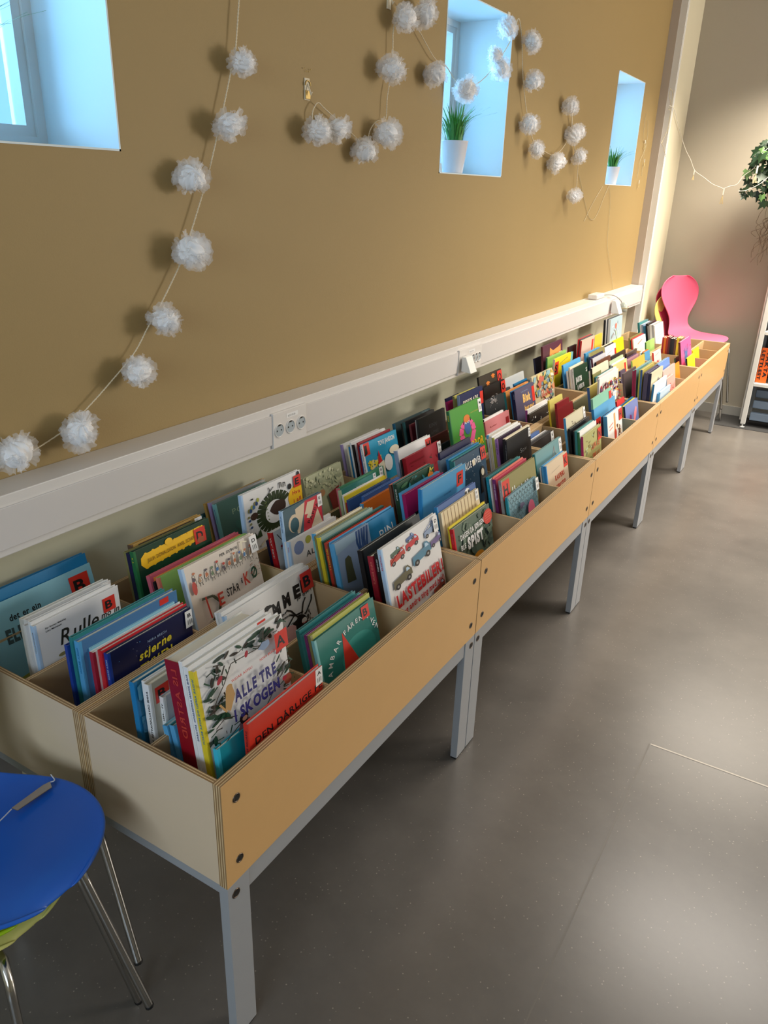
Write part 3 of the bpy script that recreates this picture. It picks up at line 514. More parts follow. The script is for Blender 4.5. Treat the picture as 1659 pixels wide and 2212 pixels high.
def book_bin(u,front):
    xf=0. if front else -.346; dpt=.343; lab='%s %s birch plywood book bin of the row, divided into six compartments'%(ORD[u],'front' if front else 'wall-side')
    o=thing('book_bin',lab,'book bin',(xf-dpt/2,u+.5,.4),'plywood book bins in a row under the trunking')
    def P(a,b): return (a[0]-xf+dpt/2,a[1]-u-.5,a[2]-.4),(b[0]-xf+dpt/2,b[1]-u-.5,b[2]-.4)
    g=.0015; y0,y1=u+g,u+1-g; zb,zt=.398,.625
    fx={'+z':px_,'-y':px_,'+y':px_,'-z':px_}; fy={'+z':py_,'-z':py_}
    m=MB(); m.box(*P((xf-.018,y0,zb),(xf,y1,zt)),lam,fx); m.build('front_panel',o,.0008)
    m=MB(); m.box(*P((xf-dpt,y0,zb),(xf-dpt+.012,y1,zt)),inner,fx); m.build('back_panel',o,.0006)
    for ya,yb,outer in ((y0+.001,y0+.013,'-y'),(y1-.013,y1-.001,'+y')):
        m=MB(); f=dict(fy); f[outer]=birch; m.box(*P((xf-dpt+.012,ya,zb),(xf-.018,yb,zt-.001)),inner,f); m.build('end_panel',o,.0006)
    m=MB(); m.box(*P((xf-.176,y0+.013,zb+.012),(xf-.166,y1-.013,zt-.004)),inner,fx); m.build('lengthwise_divider',o)
    for k in (1,2):
        m=MB(); m.box(*P((xf-dpt+.012,u+k/3-.004,zb+.012),(xf-.176,u+k/3+.004,zt-.008)),inner,fy); m.box(*P((xf-.166,u+k/3-.004,zb+.012),(xf-.018,u+k/3+.004,zt-.008)),inner,fy); m.build('cross_divider',o)
    m=MB(); m.box(*P((xf-dpt+.012,y0+.013,zb),(xf-.018,y1-.013,zb+.012)),inner); m.build('bottom',o)
    for ys in (u+.036,u+.964):
        for z in (.578,.443):
            m=MB(); screw(m,*P((xf+.0002,ys,z),(0,0,0))[0]); m.build('screw',o)
    return o
def stand(u):
    o=thing('bin_stand','grey steel stand carrying the %s pair of plywood book bins'%ORD[u],'stand',(-.345,u+.5,0),'steel stands under the book bins')
    P=lambda a,b:((a[0]+.345,a[1]-u-.5,a[2]),(b[0]+.345,b[1]-u-.5,b[2]))
    for xa,xb in ((-.021,-.0005),(-.689,-.669)):
        for ya in (u+.002,u+.998-.0555):
            m=MB(); m.box(*P((xa,ya,.006),(xb,ya+.0555,.3975)),steel)
            if xa>-.1: screw(m,*P((xb+.0003,ya+(.02 if ya<u+.5 else .036),.372),(0,0,0))[0],.0095)
            l=m.build('leg',o,.003)
            f=MB(); f.box(*P((xa+.002,ya+.002,0),(xb-.002,ya+.0535,.006)),foot); f.build('foot_pad',l)
        m=MB(); m.box(*P((xa+.002,u+.0575,.351),(xb-.0025,u+.9425,.3975)),steel); m.build('rail',o,.002)
    for ya in (u+.012,u+.968):
        m=MB(); m.box(*P((-.669,ya,.362),(-.021,ya+.02,.3975)),steel); m.build('cross_rail',o,.002)
for u in range(5): stand(u); book_bin(u,True); book_bin(u,False)

# ---------------------------------------------------------------- the books
BOOKS=[
(4, 0, 0, 7, -0.6413, 0.0203, 0.2102, 0.3, 0.315, 0.0136, 'blue', 'blue', 'big plain mid-blue picture book at the wall, behind the pale blue elephant book', 'plain'),
(4, 0, 1, 7, -0.6293, 0.0203, 0.2269, 0.3, 0.2937, 0.0116, 'paleblue', 'yellowgreen', 'pale blue elephant picture book with a red B sticker', 'elefant'),
(4, 0, 2, 7, -0.566, 0.063, 0.0309, 0.2053, 0.3003, 0.0097, 'offwhite', 'offwhite', '', 'plain'),
(4, 0, 3, 7, -0.556, 0.0662, 0.0319, 0.2072, 0.3003, 0.0097, 'white', 'white', '', 'plain'),
(4, 0, 4, 7, -0.547, 0.057, 0.0334, 0.2075, 0.2948, 0.0087, 'white', 'white', '', 'plain'),
(4, 0, 5, 7, -0.538, 0.0632, 0.0333, 0.1954, 0.3035, 0.0087, 'white', 'white', '', 'plain'),
(4, 0, 6, 7, -0.528, 0.0607, 0.0349, 0.2083, 0.2975, 0.0097, 'white', 'paleblue2', 'white picture book with black handwritten title and red B sticker', 'rulle'),
(4, 1, 0, 4, -0.561, 0.3683, 0.1278, 0.2249, 0.3383, 0.0116, 'gold', 'bronze', 'gold and dark glittery book with white F label standing against the wall', 'glitter'),
(4, 1, 1, 4, -0.553, 0.3463, 0.1308, 0.2183, 0.3323, 0.0078, 'olive', 'olive', 'thin olive-green book behind the dark green book with gold banner', 'plain'),
(4, 1, 2, 4, -0.54, 0.3463, 0.1323, 0.215, 0.3315, 0.0126, 'navy', 'navy', 'dark navy book behind the dark green book with gold banner', 'plain'),
(4, 1, 3, 4, -0.528, 0.3463, 0.1304, 0.2421, 0.339, 0.0116, 'darkgreen', 'green', 'dark green book with a shiny gold banner and red D sticker', 'julia'),
(4, 2, 0, 5, -0.6423, 0.7017, 0.2269, 0.1739, 0.2793, 0.0087, 'darkteal', 'darkteal', 'dark teal low book left of the grey-green wall-side book', 'plain'),
(4, 2, 1, 5, -0.6224, 0.7017, 0.2269, 0.2475, 0.3145, 0.0087, 'goldedge', 'gold', 'gold-edged book leaning on the wall behind the lilac spine', 'plain'),
(4, 2, 2, 5, -0.6044, 0.7017, 0.2269, 0.23, 0.3203, 0.0097, 'grey', 'lilac', 'book with a lilac spine between gold edge and green cover', 'plain'),
(4, 2, 3, 5, -0.5871, 0.7017, 0.2269, 0.2192, 0.3202, 0.0097, 'greygreen', 'paleteal', 'grey-green picture book with pale thin capital title', 'poli'),
(4, 2, 4, 5, -0.528, 0.7017, 0.0995, 0.2521, 0.3613, 0.0107, 'white', 'paleblue2', 'tall white picture book with big avocado-like green C and yellow egg', 'avo'),
(4, 3, 0, 1, -0.5472, 1.035, 0.2269, 0.2001, 0.3023, 0.0107, 'silver', 'silver', 'silvery green glossy book with a sketched figure leaning on the wall', 'silver'),
(4, 4, 0, 8, -0.6239, 1.3583, 0.2269, 0.2381, 0.3112, 0.0087, 'white', 'lilac', 'white book with lilac spine at the back of the stack with the blue cover', 'plain'),
(4, 4, 1, 8, -0.6008, 1.359, 0.2229, 0.2153, 0.3129, 0.0068, 'cream', 'cream', '', 'plain'),
(4, 4, 2, 8, -0.5938, 1.3601, 0.2269, 0.2102, 0.3084, 0.0068, 'blue', 'blue', '', 'plain'),
(4, 4, 3, 8, -0.5846, 1.3571, 0.2218, 0.2188, 0.3265, 0.0068, 'white', 'white', '', 'plain'),
(4, 4, 4, 8, -0.5756, 1.3583, 0.2269, 0.2224, 0.3204, 0.0087, 'white', 'black', 'white book with black patterned spine behind the bright blue cover', 'plain'),
(4, 4, 5, 8, -0.5568, 1.3559, 0.2173, 0.2085, 0.3306, 0.0058, 'darkred', 'darkred', '', 'plain'),
(4, 4, 6, 8, -0.5508, 1.3605, 0.2269, 0.2063, 0.3175, 0.0058, 'blue2', 'blue2', '', 'plain'),
(4, 4, 7, 8, -0.5399, 1.3583, 0.2269, 0.2218, 0.3272, 0.0087, 'cyan', 'white', 'bright cyan picture book with white title, red J sticker and yellow-haired figure', 'tove'),
(4, 5, 0, 6, -0.6171, 1.6917, 0.2269, 0.2839, 0.3074, 0.0087, 'darkslate', 'tealblue', 'dark slate book with blue spine leaning on the wall', 'slate'),
(4, 5, 1, 6, -0.5819, 1.6964, 0.2269, 0.2225, 0.3139, 0.0087, 'black', 'black', '', 'plain'),
(4, 5, 2, 6, -0.5714, 1.6917, 0.2269, 0.2354, 0.3219, 0.0087, 'black', 'darkteal', 'black book behind the smaller maroon-spined book', 'plain'),
(4, 5, 3, 6, -0.544, 1.6917, 0.2268, 0.1362, 0.3167, 0.0087, 'maroon', 'maroon', 'small maroon book between black books', 'plain'),
(4, 5, 4, 6, -0.536, 1.6917, 0.1628, 0.1945, 0.3347, 0.0078, 'black', 'grey', 'black book with grey spine behind the scratched black cover', 'plain'),
(4, 5, 5, 6, -0.528, 1.6844, 0.1609, 0.2124, 0.3403, 0.0078, 'blackish', 'black', 'black book with faint scratched lettering', 'kinn'),
(4, 6, 0, 4, -0.5665, 2.025, 0.2196, 0.1198, 0.3424, 0.0078, 'navy', 'navy', 'small navy book left of the purple spine by the wall', 'plain'),
(4, 6, 1, 4, -0.5575, 2.0177, 0.2269, 0.1118, 0.3327, 0.0087, 'magenta', 'magenta', 'small magenta-spined book by the wall', 'plain'),
(4, 6, 2, 4, -0.539, 2.025, 0.189, 0.1999, 0.3559, 0.0087, 'paleyellow', 'olive', 'pale yellow book behind the navy book with cream title', 'plain'),
(4, 6, 3, 4, -0.528, 2.025, 0.1569, 0.2192, 0.3605, 0.0107, 'navy2', 'greyblue', 'navy book with cream capitals and red sticker', 'skoko'),
(4, 7, 0, 3, -0.5751, 2.3583, 0.2221, 0.2444, 0.3664, 0.0087, 'leafdark', 'black', 'dark book with orange leaves and red O sticker', 'leaves'),
(4, 7, 1, 3, -0.5661, 2.3583, 0.1939, 0.2289, 0.3218, 0.0087, 'black', 'black', 'black book with grey scribbled creature and red O sticker', 'oblack'),
(4, 7, 2, 3, -0.5571, 2.3577, 0.2269, 0.2877, 0.2768, 0.0087, 'slatedark', 'slatedark', 'slate dark low book in front of the black scribble cover', 'plain'),
(4, 8, 0, 4, -0.6009, 2.6917, 0.2269, 0.2344, 0.2963, 0.0078, 'whitegrey', 'white', 'whitish book with red letter sticker leaning on the wall', 'rwhite'),
(4, 8, 1, 4, -0.5602, 2.6975, 0.2208, 0.1626, 0.277, 0.0068, 'blue', 'blue', '', 'plain'),
(4, 8, 2, 4, -0.5532, 2.6973, 0.2269, 0.1673, 0.2706, 0.0068, 'navy', 'navy', '', 'plain'),
(4, 8, 3, 4, -0.5441, 2.6917, 0.2269, 0.1711, 0.2718, 0.0087, 'darkgrey', 'black', 'dark grey book mostly hidden behind the painterly cover', 'plain'),
(4, 9, 0, 5, -0.5748, 3.025, 0.2269, 0.0989, 0.3426, 0.0087, 'navy', 'navy', 'low dark navy book in the wall shadow', 'plain'),
(4, 9, 1, 5, -0.556, 3.025, 0.1504, 0.2914, 0.4037, 0.0097, 'plum', 'maroon', 'plum book with orange fox-like face', 'owl'),
(4, 9, 2, 5, -0.547, 3.025, 0.1076, 0.2804, 0.3492, 0.0087, 'lightgreen', 'green', 'light green book behind the yellow book', 'plain'),
(4, 9, 3, 5, -0.538, 3.1658, 0.0341, 0.1545, 0.3399, 0.0087, 'paleteal', 'paleteal', 'pale teal book with dark title', 'buu'),
(4, 9, 4, 5, -0.528, 3.013, 0.0341, 0.2428, 0.3478, 0.0097, 'brightyellow', 'cream', 'bright yellow picture book with black head and red S sticker', 'yellows'),
(4, 10, 0, 4, -0.552, 3.3583, 0.1015, 0.1286, 0.3531, 0.0087, 'black', 'maroon', 'black book with rounded maroon edge by the wall', 'plain'),
(4, 10, 1, 4, -0.545, 3.4239, 0.033, 0.2229, 0.3878, 0.0068, 'red', 'red', '', 'plain'),
(4, 10, 2, 4, -0.538, 3.4315, 0.0336, 0.2167, 0.3868, 0.0068, 'darkgrey', 'darkgrey', '', 'plain'),
(4, 10, 3, 4, -0.528, 3.4258, 0.0349, 0.2278, 0.381, 0.0097, 'creampink', 'red', 'pinkish cream book with red sticker by the wall', 'cstick'),
(4, 11, 0, 3, -0.545, 3.6913, 0.0636, 0.1353, 0.3619, 0.0078, 'maroon', 'maroon', '', 'plain'),
(4, 11, 1, 3, -0.538, 3.6883, 0.0637, 0.1399, 0.3646, 0.0068, 'cream', 'cream', '', 'plain'),
(4, 11, 2, 3, -0.528, 3.6917, 0.0635, 0.1439, 0.3706, 0.0097, 'yellow2', 'brown', 'yellow book with brown drawings by the wall', 'plain'),
(4, 12, 0, 5, -0.557, 4.025, 0.0805, 0.0451, 0.4175, 0.0155, 'black', 'black', 'tall black book by the wall', 'plain'),
(4, 12, 1, 5, -0.55, 4.015, 0.0797, 0.243, 0.4244, 0.0068, 'white', 'white', '', 'plain'),
(4, 12, 2, 5, -0.543, 4.0181, 0.0796, 0.2456, 0.4272, 0.0068, 'darkgrey', 'darkgrey', '', 'plain'),
(4, 12, 3, 5, -0.537, 4.0181, 0.0813, 0.2496, 0.4205, 0.0058, 'white2', 'white2', '', 'plain'),
(4, 12, 4, 5, -0.528, 4.019, 0.0815, 0.2548, 0.4229, 0.0087, 'lightbluegrey', 'white2', 'tall light blue board book with rounded corner and sketched fish', 'fish'),
(3, 0, 0, 7, -0.4269, 0.0591, 0.0288, 0.199, 0.2917, 0.0087, 'royal', 'royal', 'royal blue slim book at the back of the nearest stack of blue books', 'plain'),
(3, 0, 1, 7, -0.418, 0.0654, 0.028, 0.2343, 0.3095, 0.0087, 'teal', 'teal', '', 'plain'),
(3, 0, 2, 7, -0.404, 0.0688, 0.0301, 0.2515, 0.302, 0.0136, 'steelblue', 'skyblue', 'steel blue picture book with a sky blue spine and a red sticker', 'brech'),
(3, 0, 3, 7, -0.399, 0.0884, 0.0309, 0.2193, 0.2804, 0.0049, 'paleblue', 'paleblue', '', 'plain'),
(3, 0, 4, 7, -0.389, 0.0849, 0.0325, 0.2355, 0.2755, 0.0097, 'white', 'crimson', 'white-edged picture book with a crimson spine beside the navy starry book', 'plain'),
(3, 0, 5, 7, -0.377, 0.0965, 0.0336, 0.2239, 0.2771, 0.0116, 'red', 'red', 'bright red picture book tucked behind the navy starry book', 'plain'),
(3, 0, 6, 7, -0.366, 0.1004, 0.0349, 0.2199, 0.2726, 0.0107, 'navy', 'royal', 'navy starry picture book with yellow hand lettering', 'stjerne'),
(3, 1, 0, 6, -0.4694, 0.3537, 0.2269, 0.3, 0.2902, 0.0116, 'pink', 'pink', 'pink picture book at the back of the stack with the queueing animals book', 'plain'),
(3, 1, 1, 6, -0.4575, 0.3575, 0.2213, 0.2911, 0.2891, 0.0049, 'orange', 'orange', '', 'plain'),
(3, 1, 2, 6, -0.4515, 0.3498, 0.2269, 0.2828, 0.2829, 0.0058, 'black', 'black', '', 'plain'),
(3, 1, 3, 6, -0.4402, 0.3537, 0.2269, 0.3, 0.2942, 0.0087, 'lightgreen', 'salmon', 'light green picture book behind the queueing animals book', 'plain'),
(3, 1, 4, 6, -0.3861, 0.3739, 0.2269, 0.2378, 0.3195, 0.0058, 'cream', 'cream', '', 'plain'),
(3, 1, 5, 6, -0.3726, 0.3683, 0.2269, 0.242, 0.3278, 0.0116, 'cream2', 'paleblue2', 'cream picture book with drawn animals queueing and white D label', 'ko'),
(3, 2, 0, 6, -0.4158, 0.7017, 0.2269, 0.1691, 0.2617, 0.0097, 'navy', 'navy', 'navy book almost hidden behind the red-spined book near the tall white book', 'plain'),
(3, 2, 1, 6, -0.398, 0.6963, 0.22, 0.167, 0.2893, 0.0136, 'white', 'red', 'white picture book with bright red spine and a drawn dog', 'apa'),
(3, 2, 2, 6, -0.388, 0.7017, 0.1186, 0.1697, 0.3507, 0.0097, 'darkgreyblue', 'paleblue2', 'red and slate picture book with cut-paper face and white E label', 'pappa'),
(3, 2, 3, 6, -0.381, 0.7067, 0.1506, 0.2009, 0.2779, 0.0068, 'white', 'white', '', 'plain'),
(3, 2, 4, 6, -0.375, 0.701, 0.1559, 0.2072, 0.2697, 0.0058, 'white', 'white', '', 'plain'),
(3, 2, 5, 6, -0.366, 0.7014, 0.156, 0.2106, 0.2712, 0.0087, 'white', 'paleblue2', 'white picture book dotted with coloured circles', 'alfa'),
(3, 3, 0, 8, -0.4229, 1.035, 0.2089, 0.2528, 0.2995, 0.0087, 'green2', 'pink', 'green book with white G label at the back of its stack', 'glabel'),
(3, 3, 1, 8, -0.414, 1.0309, 0.2121, 0.2009, 0.2963, 0.0087, 'teal4', 'palegreen', 'teal green book with white G label, second of two', 'glabel'),
(3, 3, 2, 8, -0.409, 1.0321, 0.2031, 0.2213, 0.2829, 0.0049, 'white', 'white', '', 'plain'),
(3, 3, 3, 8, -0.401, 1.035, 0.206, 0.2245, 0.28, 0.0078, 'yellow', 'yellow', 'yellow-spined book between teal green and dark blue books', 'plain'),
(3, 3, 4, 8, -0.394, 1.0324, 0.2199, 0.2323, 0.2636, 0.0068, 'crimson', 'crimson', '', 'plain'),
(3, 3, 5, 8, -0.384, 1.0278, 0.212, 0.2332, 0.2746, 0.0097, 'darkblue', 'darkblue', 'dark blue book with faint title beside a maroon spine', 'plain'),
(3, 3, 6, 8, -0.375, 1.035, 0.0698, 0.2027, 0.2888, 0.0087, 'blue2', 'blue2', 'blue book cut low behind the orange cover', 'plain'),
(3, 3, 7, 8, -0.366, 1.013, 0.0743, 0.1987, 0.275, 0.0087, 'orange', 'skyblue', 'low orange book in front of the dark blue book', 'plain'),
(3, 4, 0, 3, -0.4046, 1.3583, 0.2269, 0.2276, 0.3317, 0.0116, 'white', 'greyblue', 'white book with red H sticker standing beside the crimson one', 'hwhite'),
(3, 4, 1, 3, -0.3889, 1.3552, 0.2269, 0.238, 0.3059, 0.0058, 'black', 'black', '', 'plain'),
(3, 4, 2, 3, -0.378, 1.3583, 0.2269, 0.2446, 0.3112, 0.0097, 'crimson', 'darkred', 'crimson picture book with reddish drawings and a white label', 'crim'),
(3, 5, 0, 3, -0.4633, 1.6917, 0.2269, 0.1314, 0.2831, 0.0078, 'maroon', 'maroon', 'low dark red book tucked between black and green covers', 'plain'),
(3, 5, 1, 3, -0.4349, 1.6917, 0.2269, 0.0841, 0.2582, 0.0078, 'navy', 'navy', 'low navy book beneath the green book with a pink figure', 'plain'),
(3, 5, 2, 3, -0.3748, 1.6917, 0.2269, 0.2633, 0.3941, 0.0107, 'grass', 'green', 'bright green tall picture book with a pink figure and yellow letters', 'giga'),
(3, 6, 0, 2, -0.4078, 2.025, 0.2202, 0.1915, 0.2832, 0.0078, 'white', 'black', 'white-edged thin book behind the rose pink book', 'plain'),
(3, 6, 1, 2, -0.3978, 2.0147, 0.2269, 0.2386, 0.2763, 0.0097, 'rose', 'rose', 'rose pink book with dark red sticker', 'rosebook'),
(3, 7, 0, 6, -0.4514, 2.3583, 0.2269, 0.2629, 0.3216, 0.0097, 'orange2', 'teal', 'orange-topped book with a teal spine', 'plain'),
(3, 7, 1, 6, -0.4269, 2.3635, 0.2259, 0.2221, 0.3262, 0.0068, 'blue', 'blue', '', 'plain'),
(3, 7, 2, 6, -0.4199, 2.3598, 0.2269, 0.2126, 0.3257, 0.0068, 'navy', 'navy', '', 'plain'),
(3, 7, 3, 6, -0.4098, 2.3583, 0.2269, 0.2233, 0.3316, 0.0087, 'violetgrey', 'navy', 'violet-grey picture book with cream title and red R sticker', 'bisk'),
(3, 7, 4, 6, -0.377, 2.3583, 0.1553, 0.2454, 0.2538, 0.0097, 'white', 'purple2', 'white book with purple spine behind the speckled black book', 'mred'),
(3, 7, 5, 6, -0.366, 2.3537, 0.1612, 0.3, 0.2381, 0.0107, 'speckle', 'black', 'black speckled picture book with white label', 'speckle'),
(3, 8, 0, 2, -0.474, 2.6797, 0.2269, 0.1695, 0.2979, 0.0078, 'yellow', 'yellow', 'yellow book with a black bird silhouette', 'bird'),
(3, 8, 1, 2, -0.4576, 2.6797, 0.2269, 0.2725, 0.3275, 0.0097, 'painterly', 'cream', 'painterly multicoloured picture book with red and dark title', 'under'),
(3, 9, 0, 5, -0.4254, 3.025, 0.2269, 0.2671, 0.3303, 0.0087, 'skyblue', 'azure2', 'sky blue edged book above the dark green book', 'plain'),
(3, 9, 1, 5, -0.4044, 3.0228, 0.2269, 0.2092, 0.3037, 0.0078, 'white', 'white', '', 'plain'),
(3, 9, 2, 5, -0.3945, 3.0279, 0.2206, 0.2094, 0.3221, 0.0078, 'cream', 'cream', '', 'plain'),
(3, 9, 3, 5, -0.3855, 3.025, 0.2269, 0.2225, 0.3144, 0.0087, 'salmon', 'white', 'salmon-edged book with white spine', 'plain'),
(3, 9, 4, 5, -0.3749, 3.025, 0.2269, 0.2231, 0.3194, 0.0087, 'darkgreen', 'white', 'dark green book with white blocky title', 'jakob'),
(3, 10, 0, 6, -0.4178, 3.3583, 0.2269, 0.2519, 0.3385, 0.0097, 'skyblue', 'blue', 'sky blue book behind the cream book with red script', 'plain'),
(3, 10, 1, 6, -0.4009, 3.3583, 0.2049, 0.2598, 0.34, 0.0078, 'olive', 'cream', 'olive cream book with pale top edge', 'plain'),
(3, 10, 2, 6, -0.3939, 3.3463, 0.216, 0.2292, 0.3239, 0.0068, 'navy', 'navy', '', 'plain'),
(3, 10, 3, 6, -0.3879, 3.3464, 0.2269, 0.2302, 0.3093, 0.0058, 'white', 'white', '', 'plain'),
(3, 10, 4, 6, -0.3775, 3.3463, 0.2269, 0.2369, 0.3167, 0.0087, 'palegrey', 'maroon', 'pale grey book with red script title', 'redscript'),
(3, 10, 5, 6, -0.366, 3.3583, 0.2181, 0.2619, 0.2977, 0.0087, 'brown', 'black', 'dark brown book with pictures in rows', 'plain'),
(3, 11, 0, 6, -0.4383, 3.6959, 0.2269, 0.2081, 0.3158, 0.0068, 'skyblue', 'skyblue', '', 'plain'),
(3, 11, 1, 6, -0.4313, 3.6882, 0.2211, 0.2022, 0.3248, 0.0068, 'cream', 'cream', '', 'plain'),
(3, 11, 2, 6, -0.4243, 3.6926, 0.2228, 0.2037, 0.3234, 0.0068, 'black', 'black', '', 'plain'),
(3, 11, 3, 6, -0.4153, 3.6917, 0.2269, 0.2169, 0.3188, 0.0087, 'white', 'grey', 'white book with black capitals and red sticker', 'abc'),
(3, 11, 4, 6, -0.3807, 3.687, 0.2269, 0.3, 0.2743, 0.0097, 'blackish', 'black', 'glossy black book in the fourth unit', 'plain'),
(3, 11, 5, 6, -0.366, 3.7593, 0.0349, 0.2277, 0.2807, 0.0087, 'darkbrown', 'black', 'dark brown book with pale block title', 'plain'),
(3, 12, 0, 1, -0.4737, 4.0236, 0.2269, 0.2555, 0.299, 0.0097, 'brightyellow', 'yellow', 'bright yellow book with a tiny black mark', 'spot'),
(3, 13, 0, 5, -0.4581, 4.357, 0.2123, 0.2922, 0.2773, 0.0087, 'olive', 'olive', '', 'plain'),
(3, 13, 1, 5, -0.4491, 4.3575, 0.2269, 0.2881, 0.2609, 0.0087, 'darkteal', 'darkteal', '', 'plain'),
(3, 13, 2, 5, -0.4393, 4.3512, 0.222, 0.2852, 0.2757, 0.0078, 'red', 'red', '', 'plain'),
(3, 13, 3, 5, -0.4303, 4.3537, 0.2269, 0.3, 0.271, 0.0087, 'white', 'white2', 'white book with small black car drawing', 'car'),
(3, 13, 4, 5, -0.366, 4.3583, 0.1745, 0.2156, 0.2607, 0.0087, 'lightgreen', 'green', 'light green garden picture book', 'plain'),
(3, 14, 0, 9, -0.4798, 4.6922, 0.2117, 0.2389, 0.3315, 0.0136, 'teal', 'teal', '', 'plain'),
(3, 14, 1, 9, -0.4658, 4.6974, 0.2201, 0.2328, 0.321, 0.0136, 'white', 'white', '', 'plain'),
(3, 14, 2, 9, -0.4519, 4.695, 0.221, 0.2295, 0.3216, 0.0136, 'greyblue', 'greyblue', '', 'plain'),
(3, 14, 3, 9, -0.4379, 4.6917, 0.2269, 0.2309, 0.3152, 0.0136, 'tealblue', 'tealblue', '', 'plain'),
(3, 14, 4, 9, -0.4238, 4.6976, 0.2173, 0.2351, 0.3311, 0.0136, 'black', 'black', '', 'plain'),
(3, 14, 5, 9, -0.4108, 4.6927, 0.2269, 0.226, 0.3191, 0.0126, 'grey', 'grey', '', 'plain'),
(3, 14, 6, 9, -0.3966, 4.6904, 0.2225, 0.2392, 0.3279, 0.0136, 'white2', 'white2', '', 'plain'),
(3, 14, 7, 9, -0.3837, 4.6913, 0.2236, 0.2376, 0.328, 0.0126, 'grey', 'grey', '', 'plain'),
(3, 14, 8, 9, -0.3747, 4.6917, 0.2269, 0.2414, 0.3245, 0.0087, 'white', 'white2', 'white book with grey printed lines, frontmost of the paperbacks at the far end', 'lines'),
(2, 0, 0, 4, -0.209, 0.035, 0.0528, 0.2716, 0.305, 0.0126, 'bluepaint', 'blue', 'blue painterly picture book at the back of the nearest front bin', 'tree'),
(2, 0, 1, 4, -0.201, 0.0467, 0.0326, 0.2394, 0.3064, 0.0078, 'white', 'white', '', 'plain'),
(2, 0, 2, 4, -0.188, 0.0438, 0.034, 0.2435, 0.3052, 0.0126, 'greige', 'white', 'greige picture book with white spine and red sticker at its left edge', 'anne'),
(2, 0, 3, 4, -0.178, 0.0636, 0.0349, 0.1792, 0.272, 0.0097, 'palegrey', 'white', 'pale grey book with white spine, lower than its neighbours', 'vi'),
(2, 1, 0, 5, -0.2839, 0.3683, 0.2269, 0.2676, 0.2495, 0.0078, 'white', 'paleblue2', 'white picture book at the back of the pile with the black hairy figure book', 'plain'),
(2, 1, 1, 5, -0.2757, 0.3533, 0.2226, 0.2849, 0.2607, 0.0068, 'white', 'white', '', 'plain'),
(2, 1, 2, 5, -0.2687, 0.3545, 0.2222, 0.2935, 0.262, 0.0068, 'white2', 'white2', '', 'plain'),
(2, 1, 3, 5, -0.2617, 0.3526, 0.2201, 0.2926, 0.2655, 0.0068, 'white', 'white', '', 'plain'),
(2, 1, 4, 5, -0.2527, 0.3537, 0.2269, 0.3, 0.2588, 0.0087, 'white', 'paleblue2', 'white picture book with bold black letters, hairy figure and red B sticker', 'emmed'),
(2, 2, 0, 11, -0.2605, 0.7017, 0.2132, 0.219, 0.32, 0.0078, 'cream', 'skyblue', 'cream book at the back of the crowded stack with the grey-blue cover', 'plain'),
(2, 2, 1, 11, -0.2545, 0.6963, 0.2238, 0.2377, 0.3058, 0.0058, 'paleteal', 'paleteal', '', 'plain'),
(2, 2, 2, 11, -0.2485, 0.693, 0.2152, 0.2362, 0.3187, 0.0058, 'olive', 'olive', '', 'plain'),
(2, 2, 3, 11, -0.2385, 0.6945, 0.217, 0.2454, 0.3174, 0.0097, 'patterned', 'yellow', 'patterned teal book with yellow edge in the crowded middle stack', 'plain'),
(2, 2, 4, 11, -0.2315, 0.7008, 0.2232, 0.2862, 0.3097, 0.0068, 'teal', 'teal', '', 'plain'),
(2, 2, 5, 11, -0.2255, 0.6961, 0.2238, 0.2851, 0.3096, 0.0058, 'darkgreen', 'darkgreen', '', 'plain'),
(2, 2, 6, 11, -0.2145, 0.6966, 0.2254, 0.2904, 0.3089, 0.0107, 'vermil', 'rust', 'rust red book with letters down the spine in the crowded middle stack', 'rust'),
(2, 2, 7, 11, -0.2095, 0.6949, 0.2269, 0.2913, 0.3076, 0.0049, 'brown', 'brown', '', 'plain'),
(2, 2, 8, 11, -0.2047, 0.6954, 0.2249, 0.2916, 0.3144, 0.0039, 'skyblue', 'skyblue', '', 'plain'),
(2, 2, 9, 11, -0.1967, 0.6907, 0.2269, 0.2945, 0.3127, 0.0078, 'bluegrad', 'skyblue', 'blue and cream picture book peeking above the grey-blue cover', 'pin'),
(2, 2, 10, 11, -0.1879, 0.687, 0.2269, 0.157, 0.3173, 0.0078, 'greyblue', 'skyblue', 'grey-blue picture book with dark navy drips and a tree stump', 'drip'),
(2, 3, 0, 6, -0.2277, 1.035, 0.2269, 0.2243, 0.3532, 0.0078, 'salmon', 'brown', 'salmon-edged book behind the dark green book with yellow spots', 'plain'),
(2, 3, 1, 6, -0.222, 1.0406, 0.2202, 0.2116, 0.3571, 0.0049, 'teal', 'teal', '', 'plain'),
(2, 3, 2, 6, -0.21, 1.035, 0.2202, 0.2188, 0.3587, 0.0116, 'forest', 'darkgreen', 'dark green book with yellow and orange fruit at its corner', 'forest'),
(2, 3, 3, 6, -0.201, 1.035, 0.2141, 0.2295, 0.3351, 0.0087, 'skyblue', 'skyblue', 'sky blue thin book behind the magenta book', 'plain'),
(2, 3, 4, 6, -0.19, 1.035, 0.2106, 0.229, 0.3332, 0.0107, 'magenta', 'magenta', 'magenta book with a black lower half', 'mag'),
(2, 3, 5, 6, -0.178, 1.035, 0.0875, 0.2726, 0.3538, 0.0116, 'azure', 'azure2', 'plain azure book with rounded corner and red F sticker', 'azure'),
(2, 4, 0, 5, -0.2468, 1.3583, 0.2138, 0.2218, 0.3551, 0.0078, 'navy', 'navy', 'navy thin book behind the misty grey book', 'plain'),
(2, 4, 1, 5, -0.2368, 1.3446, 0.2269, 0.2424, 0.3362, 0.0097, 'mist', 'mist', 'misty grey-blue book behind the night-blue cover', 'plain'),
